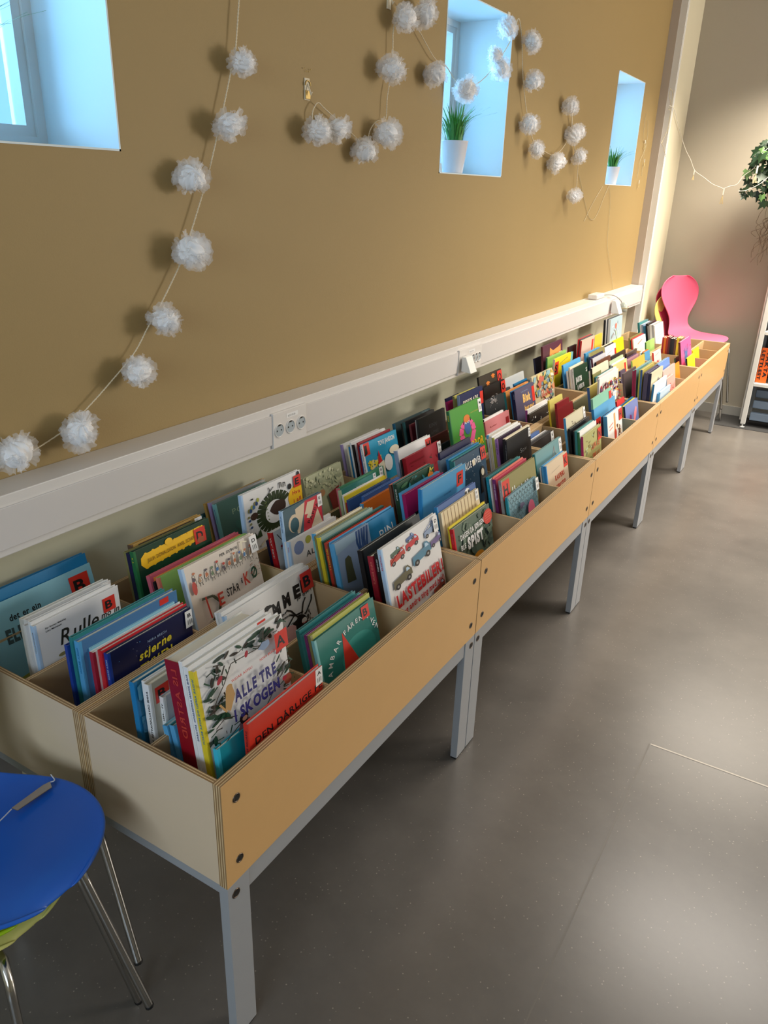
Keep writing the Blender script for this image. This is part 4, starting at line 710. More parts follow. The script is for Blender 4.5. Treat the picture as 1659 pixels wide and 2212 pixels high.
(2, 4, 2, 5, -0.2144, 1.356, 0.2222, 0.2241, 0.3422, 0.0087, 'blue', 'blue', '', 'plain'),
(2, 4, 3, 5, -0.2055, 1.3591, 0.2248, 0.2207, 0.3394, 0.0087, 'teal', 'teal', '', 'plain'),
(2, 4, 4, 5, -0.1955, 1.3583, 0.2269, 0.2251, 0.3377, 0.0097, 'night', 'teal', 'night-blue picture book with white title and red H sticker', 'sover'),
(2, 5, 0, 8, -0.232, 1.6917, 0.2179, 0.2024, 0.3347, 0.0078, 'white', 'skyblue', 'white book at the back of the white stack beside the green tall book', 'plain'),
(2, 5, 1, 8, -0.226, 1.683, 0.2257, 0.2381, 0.3241, 0.0058, 'white', 'white', '', 'plain'),
(2, 5, 2, 8, -0.22, 1.6815, 0.2196, 0.232, 0.3338, 0.0058, 'cream', 'cream', '', 'plain'),
(2, 5, 3, 8, -0.214, 1.6819, 0.2187, 0.2356, 0.336, 0.0058, 'white', 'white', '', 'plain'),
(2, 5, 4, 8, -0.206, 1.6797, 0.2216, 0.2418, 0.3326, 0.0078, 'white', 'yellowgreen', 'white book with yellow-green spine before the purple spine', 'plain'),
(2, 5, 5, 8, -0.196, 1.6896, 0.2262, 0.2252, 0.3273, 0.0097, 'darkpurple', 'lilac2', 'dark purple book with lilac spine', 'papa'),
(2, 5, 6, 8, -0.187, 1.6917, 0.169, 0.2299, 0.3283, 0.0087, 'cream', 'black', 'cream-edged book with black spine', 'plain'),
(2, 5, 7, 8, -0.178, 1.6874, 0.1717, 0.2189, 0.3248, 0.0087, 'black', 'black', 'black picture book with white label and faint title', 'linda'),
(2, 6, 0, 6, -0.2724, 2.025, 0.2032, 0.2213, 0.2133, 0.0097, 'slateblue', 'azure2', 'slate blue book with a small red square on its spine side', 'plain'),
(2, 6, 1, 6, -0.2654, 2.0162, 0.2269, 0.2828, 0.1923, 0.0068, 'grey', 'grey', '', 'plain'),
(2, 6, 2, 6, -0.2574, 2.0134, 0.2237, 0.284, 0.2049, 0.0058, 'white', 'white', '', 'plain'),
(2, 6, 3, 6, -0.2504, 2.0159, 0.2251, 0.2803, 0.2046, 0.0068, 'grey', 'grey', '', 'plain'),
(2, 6, 4, 6, -0.2424, 2.013, 0.2269, 0.3004, 0.2041, 0.0078, 'darkgrey', 'grey', 'dark grey book behind the charcoal cover with white K label', 'plain'),
(2, 6, 5, 6, -0.2236, 2.025, 0.2269, 0.2674, 0.211, 0.0087, 'charcoal', 'black', 'charcoal picture book with white K label', 'kbook'),
(2, 7, 0, 3, -0.2543, 2.3583, 0.2269, 0.1611, 0.3147, 0.0078, 'paleyellow', 'yellow', 'pale yellow book with small white label', 'plain'),
(2, 7, 1, 3, -0.2273, 2.3583, 0.21, 0.1522, 0.3063, 0.0097, 'darkred', 'darkred', 'dark red book with purple wave', 'plain'),
(2, 7, 2, 3, -0.2183, 2.3463, 0.2269, 0.1963, 0.285, 0.0087, 'darkred2', 'darkred', 'lower dark red book with small red sticker', 'plain'),
(2, 8, 0, 3, -0.2694, 2.6917, 0.2269, 0.2284, 0.2338, 0.0097, 'greyolive', 'greyolive', 'low grey-olive book lying deep in its compartment', 'plain'),
(2, 8, 1, 3, -0.1874, 2.6917, 0.2269, 0.2141, 0.3177, 0.0116, 'olivegold', 'blue2', 'olive-gold picture book with blue spine and red sticker', 'olive'),
(2, 8, 2, 3, -0.178, 2.687, 0.1096, 0.3, 0.3565, 0.0087, 'crowd', 'white', 'tall white picture book crowded with colourful people', 'crowd'),
(2, 9, 0, 7, -0.292, 3.013, 0.2038, 0.1, 0.3211, 0.0078, 'black', 'white2', 'black book with white lettered spine leaning left', 'plain'),
(2, 9, 1, 7, -0.284, 3.013, 0.1964, 0.2679, 0.3343, 0.0078, 'cream', 'black', 'cream-edged book behind olive one', 'plain'),
(2, 9, 2, 7, -0.275, 3.013, 0.2145, 0.1294, 0.3077, 0.0087, 'olive', 'yellowgreen', 'olive book with yellow-green spine', 'plain'),
(2, 9, 3, 7, -0.268, 3.021, 0.2227, 0.2801, 0.2932, 0.0068, 'darkgrey', 'darkgrey', '', 'plain'),
(2, 9, 4, 7, -0.261, 3.0177, 0.222, 0.2828, 0.295, 0.0068, 'teal', 'teal', '', 'plain'),
(2, 9, 5, 7, -0.255, 3.0183, 0.2269, 0.2888, 0.2896, 0.0058, 'white', 'white', '', 'plain'),
(2, 9, 6, 7, -0.2447, 3.0203, 0.2269, 0.3, 0.3012, 0.0078, 'white', 'white', 'white-edged tall book with a sticker', 'plain'),
(2, 10, 0, 5, -0.2912, 3.3463, 0.212, 0.2585, 0.3125, 0.0078, 'palegreen', 'cream', 'pale green cream book in the middle stack', 'plain'),
(2, 10, 1, 5, -0.2842, 3.3463, 0.2254, 0.2549, 0.2952, 0.0068, 'grey', 'grey', '', 'plain'),
(2, 10, 2, 5, -0.2783, 3.3463, 0.2216, 0.2441, 0.3009, 0.0058, 'white', 'white', '', 'plain'),
(2, 10, 3, 5, -0.2703, 3.3463, 0.2269, 0.2624, 0.295, 0.0078, 'creamyellow', 'grey', 'cream yellow book with small red sticker', 'cstick'),
(2, 10, 4, 5, -0.2374, 3.3583, 0.2269, 0.0992, 0.2684, 0.0087, 'violetgrey', 'darkpurple', 'dusky purple narrow book', 'plain'),
(2, 11, 0, 4, -0.3098, 3.6917, 0.2269, 0.2395, 0.2606, 0.0078, 'black', 'black', '', 'plain'),
(2, 11, 1, 4, -0.3018, 3.6888, 0.2221, 0.2389, 0.2717, 0.0068, 'darkpurple', 'darkpurple', '', 'plain'),
(2, 11, 2, 4, -0.2928, 3.6917, 0.2269, 0.2499, 0.2672, 0.0087, 'mauve', 'teal', 'mauve book with teal spine', 'plain'),
(2, 11, 3, 4, -0.263, 3.6917, 0.2269, 0.2665, 0.2647, 0.0087, 'ochreart', 'lightgreen', 'ochre yellow book with red figures', 'plain'),
(2, 12, 0, 5, -0.3028, 4.0214, 0.2213, 0.1141, 0.2578, 0.0068, 'white', 'white', '', 'plain'),
(2, 12, 1, 5, -0.2958, 4.0265, 0.2269, 0.1183, 0.2525, 0.0068, 'teal', 'teal', '', 'plain'),
(2, 12, 2, 5, -0.2881, 4.0306, 0.2222, 0.1169, 0.2621, 0.0068, 'orange', 'orange', '', 'plain'),
(2, 12, 3, 5, -0.2791, 4.025, 0.2269, 0.1219, 0.2579, 0.0087, 'azure', 'lightgreen', 'small azure and green book', 'plain'),
(2, 12, 4, 5, -0.2264, 4.025, 0.2269, 0.1791, 0.2646, 0.0087, 'white', 'red', 'white book with red spine and red script', 'redscript2'),
(2, 13, 0, 10, -0.2899, 4.3625, 0.0509, 0.0963, 0.3005, 0.0126, 'crimson', 'crimson', '', 'plain'),
(2, 13, 1, 10, -0.2769, 4.3558, 0.0523, 0.0976, 0.2996, 0.0126, 'orange', 'orange', '', 'plain'),
(2, 13, 2, 10, -0.2639, 4.3639, 0.0523, 0.098, 0.307, 0.0126, 'rust', 'rust', '', 'plain'),
(2, 13, 3, 10, -0.2509, 4.3578, 0.0538, 0.0937, 0.3056, 0.0126, 'maroon', 'maroon', '', 'plain'),
(2, 13, 4, 10, -0.2379, 4.3554, 0.0562, 0.098, 0.299, 0.0126, 'black', 'black', '', 'plain'),
(2, 13, 5, 10, -0.225, 4.3557, 0.0572, 0.0999, 0.3003, 0.0126, 'blackish', 'blackish', '', 'plain'),
(2, 13, 6, 10, -0.212, 4.3581, 0.0593, 0.0953, 0.2964, 0.0126, 'brown', 'brown', '', 'plain'),
(2, 13, 7, 10, -0.199, 4.3572, 0.0584, 0.0963, 0.3072, 0.0126, 'yellow', 'yellow', '', 'plain'),
(2, 13, 8, 10, -0.186, 4.3639, 0.0599, 0.0979, 0.3061, 0.0126, 'gold', 'gold', '', 'plain'),
(2, 13, 9, 10, -0.178, 4.3583, 0.0619, 0.1007, 0.2998, 0.0078, 'darkgrey', 'black', 'dark grey thin book, frontmost of the small upright paperbacks', 'plain'),
(1, 0, 0, 8, -0.1179, 0.05, 0.2212, 0.1021, 0.2331, 0.0116, 'paleblue', 'skyblue', 'small pale blue board book in front of the pale grey book', 'plain'),
(1, 0, 1, 8, -0.1059, 0.05, 0.1908, 0.0975, 0.2396, 0.0116, 'teal', 'skyblue', 'small dull teal board book against the thick dark red book', 'plain'),
(1, 0, 2, 8, -0.072, 0.0433, 0.121, 0.1915, 0.3846, 0.033, 'white2', 'darkred', 'thick dark red book leaning back in the nearest bin', 'darkred'),
(1, 0, 3, 8, -0.064, 0.0434, 0.1201, 0.2069, 0.3896, 0.0078, 'white', 'white', '', 'plain'),
(1, 0, 4, 8, -0.053, 0.0448, 0.1233, 0.2145, 0.3821, 0.0107, 'white', 'white', 'white-spined picture book directly behind the forest tree picture book', 'rune'),
(1, 0, 5, 8, -0.041, 0.0461, 0.126, 0.2287, 0.3765, 0.0116, 'white', 'yellow', 'white picture book with dark trees, birds and a red A sticker', 'alle'),
(1, 0, 6, 8, -0.031, 0.05, 0.0876, 0.175, 0.2302, 0.0097, 'turq', 'turq2', 'low turquoise picture book between the forest tree book and the red book', 'plain'),
(1, 0, 7, 8, -0.02, 0.1041, 0.0349, 0.2163, 0.2554, 0.0107, 'vermil', 'vermil', 'vermilion red picture book with big black title and white A label', 'darlige'),
(1, 1, 0, 6, -0.0603, 0.3683, 0.2173, 0.2068, 0.2818, 0.0087, 'teal', 'teal', 'teal book at the back of the pile of thin books with the green cover showing', 'plain'),
(1, 1, 1, 6, -0.0533, 0.3685, 0.2235, 0.2204, 0.2741, 0.0068, 'teal2', 'teal2', '', 'plain'),
(1, 1, 2, 6, -0.0463, 0.3693, 0.2247, 0.2126, 0.2735, 0.0068, 'teal', 'teal', '', 'plain'),
(1, 1, 3, 6, -0.0393, 0.3656, 0.2201, 0.212, 0.2801, 0.0068, 'purple', 'purple', '', 'plain'),
(1, 1, 4, 6, -0.0313, 0.3683, 0.2212, 0.2206, 0.2797, 0.0078, 'yellowgreen', 'olive', 'yellow-green thin book right behind the teal cover with a red cone', 'plain'),
(1, 1, 5, 6, -0.0223, 0.3683, 0.2269, 0.2221, 0.271, 0.0087, 'teal3', 'paleteal', 'teal picture book with a red cone, white title and red B sticker', 'ambar'),
(1, 2, 0, 5, -0.1167, 0.7017, 0.2269, 0.2853, 0.3131, 0.0126, 'darkpatt', 'black', 'dark patterned book at the back of the stack with the lorries book', 'plain'),
(1, 2, 1, 5, -0.0862, 0.7017, 0.2269, 0.2564, 0.3072, 0.0155, 'black', 'crimson', 'crimson-spined book beside the lorries book', 'gro'),
(1, 2, 2, 5, -0.0709, 0.7017, 0.2269, 0.2432, 0.3179, 0.0097, 'black', 'black', 'black-spined book next to the lorries book', 'black'),
(1, 2, 3, 5, -0.0632, 0.7003, 0.2269, 0.2517, 0.3265, 0.0058, 'white', 'white', 'white thin book right behind the lorries book', 'plain'),
(1, 2, 4, 5, -0.0509, 0.6904, 0.2269, 0.2743, 0.3377, 0.0097, 'white', 'paleblue2', 'white picture book with painted lorries, red title and white D label', 'laste'),
(1, 3, 0, 4, -0.0877, 1.035, 0.2269, 0.2452, 0.3194, 0.0087, 'slateblue', 'azure2', 'slate blue book behind the striped cream book', 'badge'),
(1, 3, 1, 4, -0.0774, 1.035, 0.2269, 0.2395, 0.305, 0.0087, 'stripe', 'cream', 'cream picture book with thin vertical stripes and black brush title', 'stripe'),
(1, 3, 2, 4, -0.0586, 1.0339, 0.2226, 0.2324, 0.2697, 0.0049, 'yellow', 'yellow', '', 'plain'),
(1, 3, 3, 4, -0.0466, 1.035, 0.2269, 0.2353, 0.2663, 0.0116, 'greygreen2', 'red', 'grey-green picture book with white title, red spine and red dot', 'spist'),
(1, 4, 0, 7, -0.0955, 1.3583, 0.2269, 0.2255, 0.3076, 0.0068, 'darkgrey', 'darkgrey', 'dark grey book at the back of the stack beside the fish-scale cover', 'plain'),
(1, 4, 1, 7, -0.0812, 1.3583, 0.2269, 0.2528, 0.3118, 0.0087, 'teal', 'turq', 'teal-spined book beside the purple spine', 'chris1'),
(1, 4, 2, 7, -0.0732, 1.3545, 0.2267, 0.2424, 0.3075, 0.0049, 'white', 'white', '', 'plain'),
(1, 4, 3, 7, -0.0692, 1.3637, 0.2235, 0.2419, 0.3124, 0.0039, 'salmon', 'salmon', '', 'plain'),
(1, 4, 4, 7, -0.0602, 1.3583, 0.2269, 0.2554, 0.3089, 0.0087, 'pinkred', 'purple', 'pink-edged book with purple spine and white letters', 'chris2'),
(1, 4, 5, 7, -0.0408, 1.3583, 0.2269, 0.2787, 0.3093, 0.0087, 'khaki', 'grey', 'khaki picture book with white title and red H sticker', 'hype'),
(1, 4, 6, 7, -0.0262, 1.3583, 0.2269, 0.2374, 0.2585, 0.0078, 'scales', 'turq', 'blue fish-scale patterned picture book with white label', 'scales'),
(1, 5, 0, 4, -0.0622, 1.6917, 0.2269, 0.26, 0.2986, 0.0087, 'dustyteal', 'teal', 'dusty teal picture book with a pink name note', 'verdens'),
(1, 5, 1, 4, -0.0449, 1.6903, 0.2269, 0.2113, 0.2547, 0.0049, 'white', 'white', '', 'plain'),
(1, 5, 2, 4, -0.0363, 1.6906, 0.2257, 0.2037, 0.2639, 0.0068, 'skyblue', 'skyblue', '', 'plain'),
(1, 5, 3, 4, -0.0263, 1.6917, 0.2269, 0.2115, 0.2638, 0.0097, 'beige', 'azure2', 'beige picture book with red title and red K sticker', 'kasper'),
(1, 6, 0, 6, -0.065, 2.025, 0.2241, 0.2246, 0.348, 0.0087, 'ecru', 'skyblue', 'ecru spotted book with sky blue spine and white label', 'ecru'),
(1, 6, 1, 6, -0.055, 2.025, 0.2098, 0.2295, 0.3088, 0.0097, 'black', 'black', 'black book with black spine before the small teal spine', 'plain'),
(1, 6, 2, 6, -0.048, 2.0274, 0.1781, 0.2004, 0.3007, 0.0068, 'black', 'black', '', 'plain'),
(1, 6, 3, 6, -0.039, 2.0222, 0.1772, 0.1941, 0.3039, 0.0087, 'teal', 'teal', '', 'plain'),
(1, 6, 4, 6, -0.029, 2.025, 0.18, 0.2041, 0.3008, 0.0097, 'white', 'green', 'white book with green spine and small red sticker', 'plain'),
(1, 6, 5, 6, -0.02, 2.025, 0.1665, 0.2195, 0.2855, 0.0087, 'sage', 'magenta', 'sage green picture book with red brush title and red sticker', 'lukas'),
(1, 7, 0, 5, -0.0736, 2.3583, 0.2012, 0.2609, 0.3505, 0.0087, 'mint', 'mint', 'mint green book with small red M sticker', 'mint'),
(1, 7, 1, 5, -0.0626, 2.3537, 0.2269, 0.3, 0.3103, 0.0107, 'azure', 'azure2', 'azure blue book with red N sticker and dark title', 'bluen'),
(1, 7, 2, 5, -0.037, 2.3597, 0.1981, 0.1999, 0.2822, 0.0078, 'navy', 'navy', '', 'plain'),
(1, 7, 3, 5, -0.029, 2.3596, 0.1971, 0.2009, 0.2848, 0.0078, 'skyblue', 'skyblue', '', 'plain'),
(1, 7, 4, 5, -0.02, 2.3583, 0.1962, 0.2103, 0.2875, 0.0087, 'white', 'skyblue', 'white picture book with brown figures and red H sticker', 'people2'),
(1, 8, 0, 4, -0.0686, 2.6917, 0.2201, 0.1216, 0.2715, 0.0068, 'red', 'red', 'low bright red book under the crowd picture', 'plain'),
(1, 8, 1, 4, -0.0606, 2.6917, 0.2269, 0.2476, 0.2487, 0.0078, 'tealblue', 'navy', 'teal-blue book with yellow edge behind the pink-and-blue book', 'plain'),
(1, 8, 2, 4, -0.0412, 2.6951, 0.2261, 0.1993, 0.2552, 0.0049, 'yellow', 'yellow', '', 'plain'),
(1, 8, 3, 4, -0.0322, 2.6917, 0.2269, 0.2137, 0.2554, 0.0087, 'periwinkle', 'navy', 'periwinkle book with a pink shape, frontmost beside an empty slot', 'peri'),
(1, 9, 0, 13, -0.1203, 3.013, 0.2269, 0.2275, 0.3323, 0.0087, 'taupe', 'taupe', 'taupe book with a small black bird', 'plain'),
(1, 9, 1, 13, -0.1069, 3.0203, 0.1218, 0.3, 0.3466, 0.0087, 'teal', 'magenta2', 'teal book with magenta spine, rear one', 'plain'),
(1, 9, 2, 13, -0.0979, 3.0203, 0.1202, 0.3, 0.3532, 0.0087, 'dustyteal', 'magenta2', 'dusty teal wide book with magenta spine', 'plain'),
(1, 9, 3, 13, -0.0909, 3.0235, 0.0865, 0.232, 0.3508, 0.0068, 'yellowgreen', 'yellowgreen', '', 'plain'),
(1, 9, 4, 13, -0.0819, 3.025, 0.0865, 0.2334, 0.3537, 0.0087, 'olivegold', 'blue2', 'olive book with worn pages and blue spine', 'plain'),
(1, 9, 5, 13, -0.075, 3.0299, 0.065, 0.216, 0.341, 0.0068, 'violetgrey', 'violetgrey', '', 'plain'),
(1, 9, 6, 13, -0.068, 3.0288, 0.0661, 0.2251, 0.3387, 0.0068, 'violetgrey', 'violetgrey', '', 'plain'),
(1, 9, 7, 13, -0.061, 3.0281, 0.0659, 0.2236, 0.3428, 0.0068, 'violetgrey', 'violetgrey', '', 'plain'),
(1, 9, 8, 13, -0.053, 3.0301, 0.0675, 0.2221, 0.3379, 0.0078, 'navy', 'navy', '', 'plain'),
(1, 9, 9, 13, -0.045, 3.025, 0.0674, 0.232, 0.3422, 0.0078, 'ecru', 'navy', 'ecru book with grey smudged picture and navy spine', 'smudge'),
(1, 9, 10, 13, -0.036, 3.025, 0.0365, 0.2578, 0.2926, 0.0087, 'white', 'blue', 'white book with blue spine near the front panel', 'plain'),
(1, 9, 11, 13, -0.028, 3.1033, 0.0351, 0.2106, 0.2339, 0.0078, 'skyblue', 'skyblue', '', 'plain'),
(1, 9, 12, 13, -0.02, 3.0988, 0.0349, 0.2215, 0.242, 0.0078, 'palesky', 'skyblue', 'pale sky blue low book at the front panel', 'plain'),
(1, 10, 0, 5, -0.0571, 3.3626, 0.2269, 0.2445, 0.3208, 0.0078, 'tealblue', 'tealblue', '', 'plain'),
(1, 10, 1, 5, -0.0486, 3.3613, 0.2269, 0.235, 0.3283, 0.0068, 'paleteal', 'paleteal', '', 'plain'),
(1, 10, 2, 5, -0.0381, 3.3583, 0.2269, 0.2473, 0.3317, 0.0097, 'periblue', 'maroon', 'periwinkle blue book with pointed pink shapes', 'plain'),
(1, 10, 3, 5, -0.029, 3.3583, 0.1846, 0.2724, 0.2963, 0.0087, 'blush', 'blush', 'blush pink book with a torn-looking edge', 'plain'),
(1, 10, 4, 5, -0.02, 3.3583, 0.1481, 0.1671, 0.2598, 0.0087, 'blush2', 'palesky', 'pink book with dark red lettering strokes', 'pinkst'),
(1, 11, 0, 1, -0.0432, 3.6917, 0.2269, 0.1629, 0.2666, 0.0058, 'orange3', 'orange3', 'bright orange card book standing alone in its slot', 'plain'),
(1, 12, 0, 3, -0.0997, 4.025, 0.2269, 0.1253, 0.248, 0.0087, 'leafdark', 'darkgreen', 'dark leafy green low book', 'plain'),
(1, 12, 1, 3, -0.0657, 4.013, 0.2269, 0.2862, 0.3475, 0.0116, 'hotpink', 'maroon', 'hot pink book with a purple hand shape', 'pinkhand'),
(1, 12, 2, 3, -0.0351, 4.025, 0.2269, 0.2133, 0.2565, 0.0087, 'lime', 'black', 'lime yellow book with black scribble', 'plain'),
(1, 13, 0, 1, -0.0689, 4.3583, 0.2269, 0.1881, 0.2465, 0.0068, 'yellow3', 'yellow3', 'yellow-orange card book in an otherwise bare slot', 'plain'),
]

pagem=mat('paper_block',(226,220,204),.8); pageg=mat('paper_block_grey',(206,204,198),.8)
ZB=.412
WORDS={'azure2':'azure','blue2':'blue','darkred2':'dark red','magenta2':'magenta','white2':'off-white','teal2':'sea green','teal':'teal','paleteal':'pale teal','violetgrey':'violet-grey','darkgreen':'dark green','blackish':'black','greyblue':'grey-blue','tealblue':'teal-blue','darkgrey':'dark grey','paleblue':'pale blue','skyblue':'sky blue','darkred':'dark red'}
NTH=['','directly','second','third','fourth','fifth','sixth','seventh','eighth','ninth']
def short(d):
    for s in (' with ',' dotted ',' standing ',' behind ',' at the ',' by the ',' tucked ',' in front ',' leaning ',' peeking ',' cut ',', ',' beside '):
        if s in d and len(d.split(s)[0].split())>=3: d2=d.split(s)[0]; break
    else: d2=d
    return d2
PLACE={4:'wall-side row',3:'third row from the front',2:'second row from the front',1:'front row'}
SHORTS={}
for b in BOOKS:
    if b[12]: SHORTS.setdefault(short(b[12]),[]).append(b)
def book(row,k,i,n,xb,y,th,w,h,t,cc,sc,desc,art):
    rnd=random.Random(row*1000+k*37+i)
    if desc: lab=desc
    else:
        j=next(q for q in BOOKS if q[0]==row and q[1]==k and q[2]>i and q[12]); kd=j[12]; sh=short(kd)
        if len(SHORTS[sh])>1: sh=kd
        wsh=sh.split(); sh=' '.join(wsh[:9]); 
        lab='thin %s book %s behind the %s'%(WORDS.get(cc,cc),NTH[j[2]-i],sh)
    o=thing('picture_book',lab,'book',(xb,y,ZB+.001),'children\'s books in the browsing bins')
    o.rotation_euler=(0,-th,0)
    C=mat('cover_'+cc,PAL[cc],.34,noise=.03,nscale=12); Sp=mat('cover_'+sc,PAL[sc],.34,noise=.03,nscale=12); b=.0018
    # local: front cover face at x=0, book extends to x=-t; spine at y=0; height z
    m=MB(); big=(k<6); 
    m.box((-b,.0012,0),(0,w,h),C); m.box((-t,.0012,0),(-t+b,w,h),C); m.box((-t,0,0),(0,.0012+.0006,h),Sp)
    if big and t>.007: m.box((-.0002,.0014,0),(.00035,.007,h),Sp)
    m.build('cover',o,.0007 if big else 0)
    m=MB(); m.box((-t+b,.0022,.003),(-b,w-.003,h-.0035),pagem if rnd.random()<.75 else pageg); m.build('pages',o)
    f=globals().get('art_'+art)
    if f and art!='plain':
        a=Art((0,.004,h),(0,1,0),(0,0,-1),(1,0,0),(w-.004),.68); hv=h/(w-.004)/.68; f(a,hv)
        if a.mb.v:
            # keep print on the cover
            a.mb.v=[(x,min(max(yy,.004),w),min(max(z,.0),h)) for x,yy,z in a.mb.v]
            a.mb.build('cover_print',o)
    if art in SPINE and SPINE[art][0]:
        tx,cl=SPINE[art]; a=Art((-t,-.0001,h),(0,0,-1),(1,0,0),(0,-1,0),1); a.text(tx,.014,t*.72,t*.5,cl,width=min(h*.82,len(tx)*t*.42)); a.mb.build('spine_print',o)
    return o
for B in BOOKS: book(*B)

# ---------------------------------------------------------------- tulle garlands
tul=bpy.data.materials.new('white_tulle'); tul.use_nodes=True; nt=tul.node_tree; nt.nodes.clear()
o_=nt.nodes.new('ShaderNodeOutputMaterial'); tr=nt.nodes.new('ShaderNodeBsdfTransparent'); di=nt.nodes.new('ShaderNodeBsdfDiffuse'); di.inputs[0].default_value=(.97,.97,.98,1); tl=nt.nodes.new('ShaderNodeBsdfTranslucent'); tl.inputs[0].default_value=(.97,.97,.98,1)
a_=nt.nodes.new('ShaderNodeMixShader'); a_.inputs[0].default_value=.4; nt.links.new(di.outputs[0],a_.inputs[1]); nt.links.new(tl.outputs[0],a_.inputs[2]); b2=nt.nodes.new('ShaderNodeMixShader'); b2.inputs[0].default_value=.34
nt.links.new(tr.outputs[0],b2.inputs[1]); nt.links.new(a_.outputs[0],b2.inputs[2]); nt.links.new(b2.outputs[0],o_.inputs[0])
tcore=mat('dense_tulle',(244,244,246),.9)
def pom_mesh(seed):
    rr=random.Random(seed); m=MB(); lump=[(Vector((rr.gauss(0,1),rr.gauss(0,1),rr.gauss(0,1))).normalized(),rr.uniform(-.3,.2)) for _ in range(6)]
    def rad(d): return .98+sum(w*max(0,d.dot(q))**2 for q,w in lump)
    vs=[];n=16; ph=rr.uniform(0,6); ax=Vector((rr.gauss(0,1),rr.gauss(0,1),rr.gauss(0,1))).normalized(); ux=ax.orthogonal().normalized(); vx=ax.cross(ux)
    for a in range(n+1):
        for b in range(n*3):
            th_=pi*a/n; f=2*pi*b/(n*3); dd=ux*sin(th_)*cos(f)+vx*sin(th_)*sin(f)+ax*cos(th_); q=.66*rad(dd)*(1+.09*sin(9*f+2.2*cos(th_)*2+ph)*sin(th_)+.05*sin(17*f+ph*2)*sin(th_)); vs.append(dd*q)
    m.mesh(vs,[(a*n*3+b,a*n*3+(b+1)%(n*3),(a+1)*n*3+(b+1)%(n*3),(a+1)*n*3+b) for a in range(n) for b in range(n*3)],tcore,True)
    for i in range(46):
        d=Vector((rr.gauss(0,1),rr.gauss(0,1),rr.gauss(0,1))).normalized(); t1=d.orthogonal().normalized(); t1=(Matrix.Rotation(rr.uniform(0,2*pi),3,d)@t1); t2=d.cross(t1)
        L=rad(d)*rr.uniform(.86,1.05); wd=rr.uniform(.35,.62); ph=rr.uniform(0,6); vs=[]; nu,nv=4,9; fr=rr.uniform(4,7); am=rr.uniform(.06,.13)
        for a in range(nu+1):
            s=.35+.65*a/nu
            for b in range(nv+1):
                c=(b/nv-.5)*2; ang=c*wd
                vs.append(d*(L*s*cos(ang)*(1+.05*sin(9*c+ph)*s))+t1*(L*s*sin(ang))+t2*(am*s*s*sin(fr*c+ph)))
        m.mesh(vs,[(a*(nv+1)+b,a*(nv+1)+b+1,(a+1)*(nv+1)+b+1,(a+1)*(nv+1)+b) for a in range(nu) for b in range(nv)],tul,True)
    return m
POM=[pom_mesh(i) for i in range(5)]
pom_me=[]
for p in POM:
    o=p.build('tulle_pompom'); pom_me.append(o.data); bpy.data.objects.remove(o)
twine=mat('cream_twine',(222,208,180),.8)
def garland(label,pos,cord,hooks=()):
    g=thing('pompom_garland',label,'garland',(XW,pos[0][0],pos[0][1])); O=Vector((XW,pos[0][0],pos[0][1]))
    pts=catmull([Vector((XW+.018+ (c[2] if len(c)>2 else 0),c[0],c[1]))-O for c in cord],7)
    m=MB(); d=[]
    for i,p in enumerate(pts): d.append(p)
    for s in (0,pi):
        q=[]; acc=0
        for i,p in enumerate(d):
            if i: acc+=(p-d[i-1]).length
            q.append((p,acc))
        fine=[]
        for (p,a),(p2,a2) in zip(q,q[1:]):
            n=max(1,int((a2-a)/.004))
            for j in range(n):
                f=j/n; aa=a+(a2-a)*f; pp=p.lerp(p2,f); fine.append(pp+Vector((0.0011*cos(aa*420+s),.0011*sin(aa*420+s),0)))
        m.tube(fine,.0014,twine,4)
    m.build('cord',g)
    for i,(y,z,r) in enumerate(pos):
        o=bpy.data.objects.new('tulle_pompom',pom_me[i%5]); COL.objects.link(o); o.parent=g
        o.location=Vector((XW+.004+r*.95,y,z))-O; o.scale=(r,r,r); rr=random.Random(i+7); o.rotation_euler=(rr.uniform(0,6),rr.uniform(0,6),rr.uniform(0,6))
    return g
garland('long tulle pompom garland hanging diagonally between the two nearer windows',
 [(.935,1.791,.042),(.873,1.655,.045),(.738,1.527,.046),(.709,1.370,.048),(.621,1.216,.044),(.520,1.113,.047),(.345,1.010,.048),(.184,1.005,.048)],
 [(0.970,1.965),(0.958,1.926),(0.947,1.867),(0.937,1.818),(0.920,1.777),(0.893,1.710),(0.869,1.652),(0.828,1.559),(0.793,1.490),(0.750,1.412),(0.714,1.350),(0.674,1.299),(0.636,1.254),(0.586,1.200),(0.537,1.147),(0.460,1.092),(0.378,1.040),(0.325,1.012),(0.241,0.987),(0.208,0.986),(0.163,0.971),(0.120,0.956)])
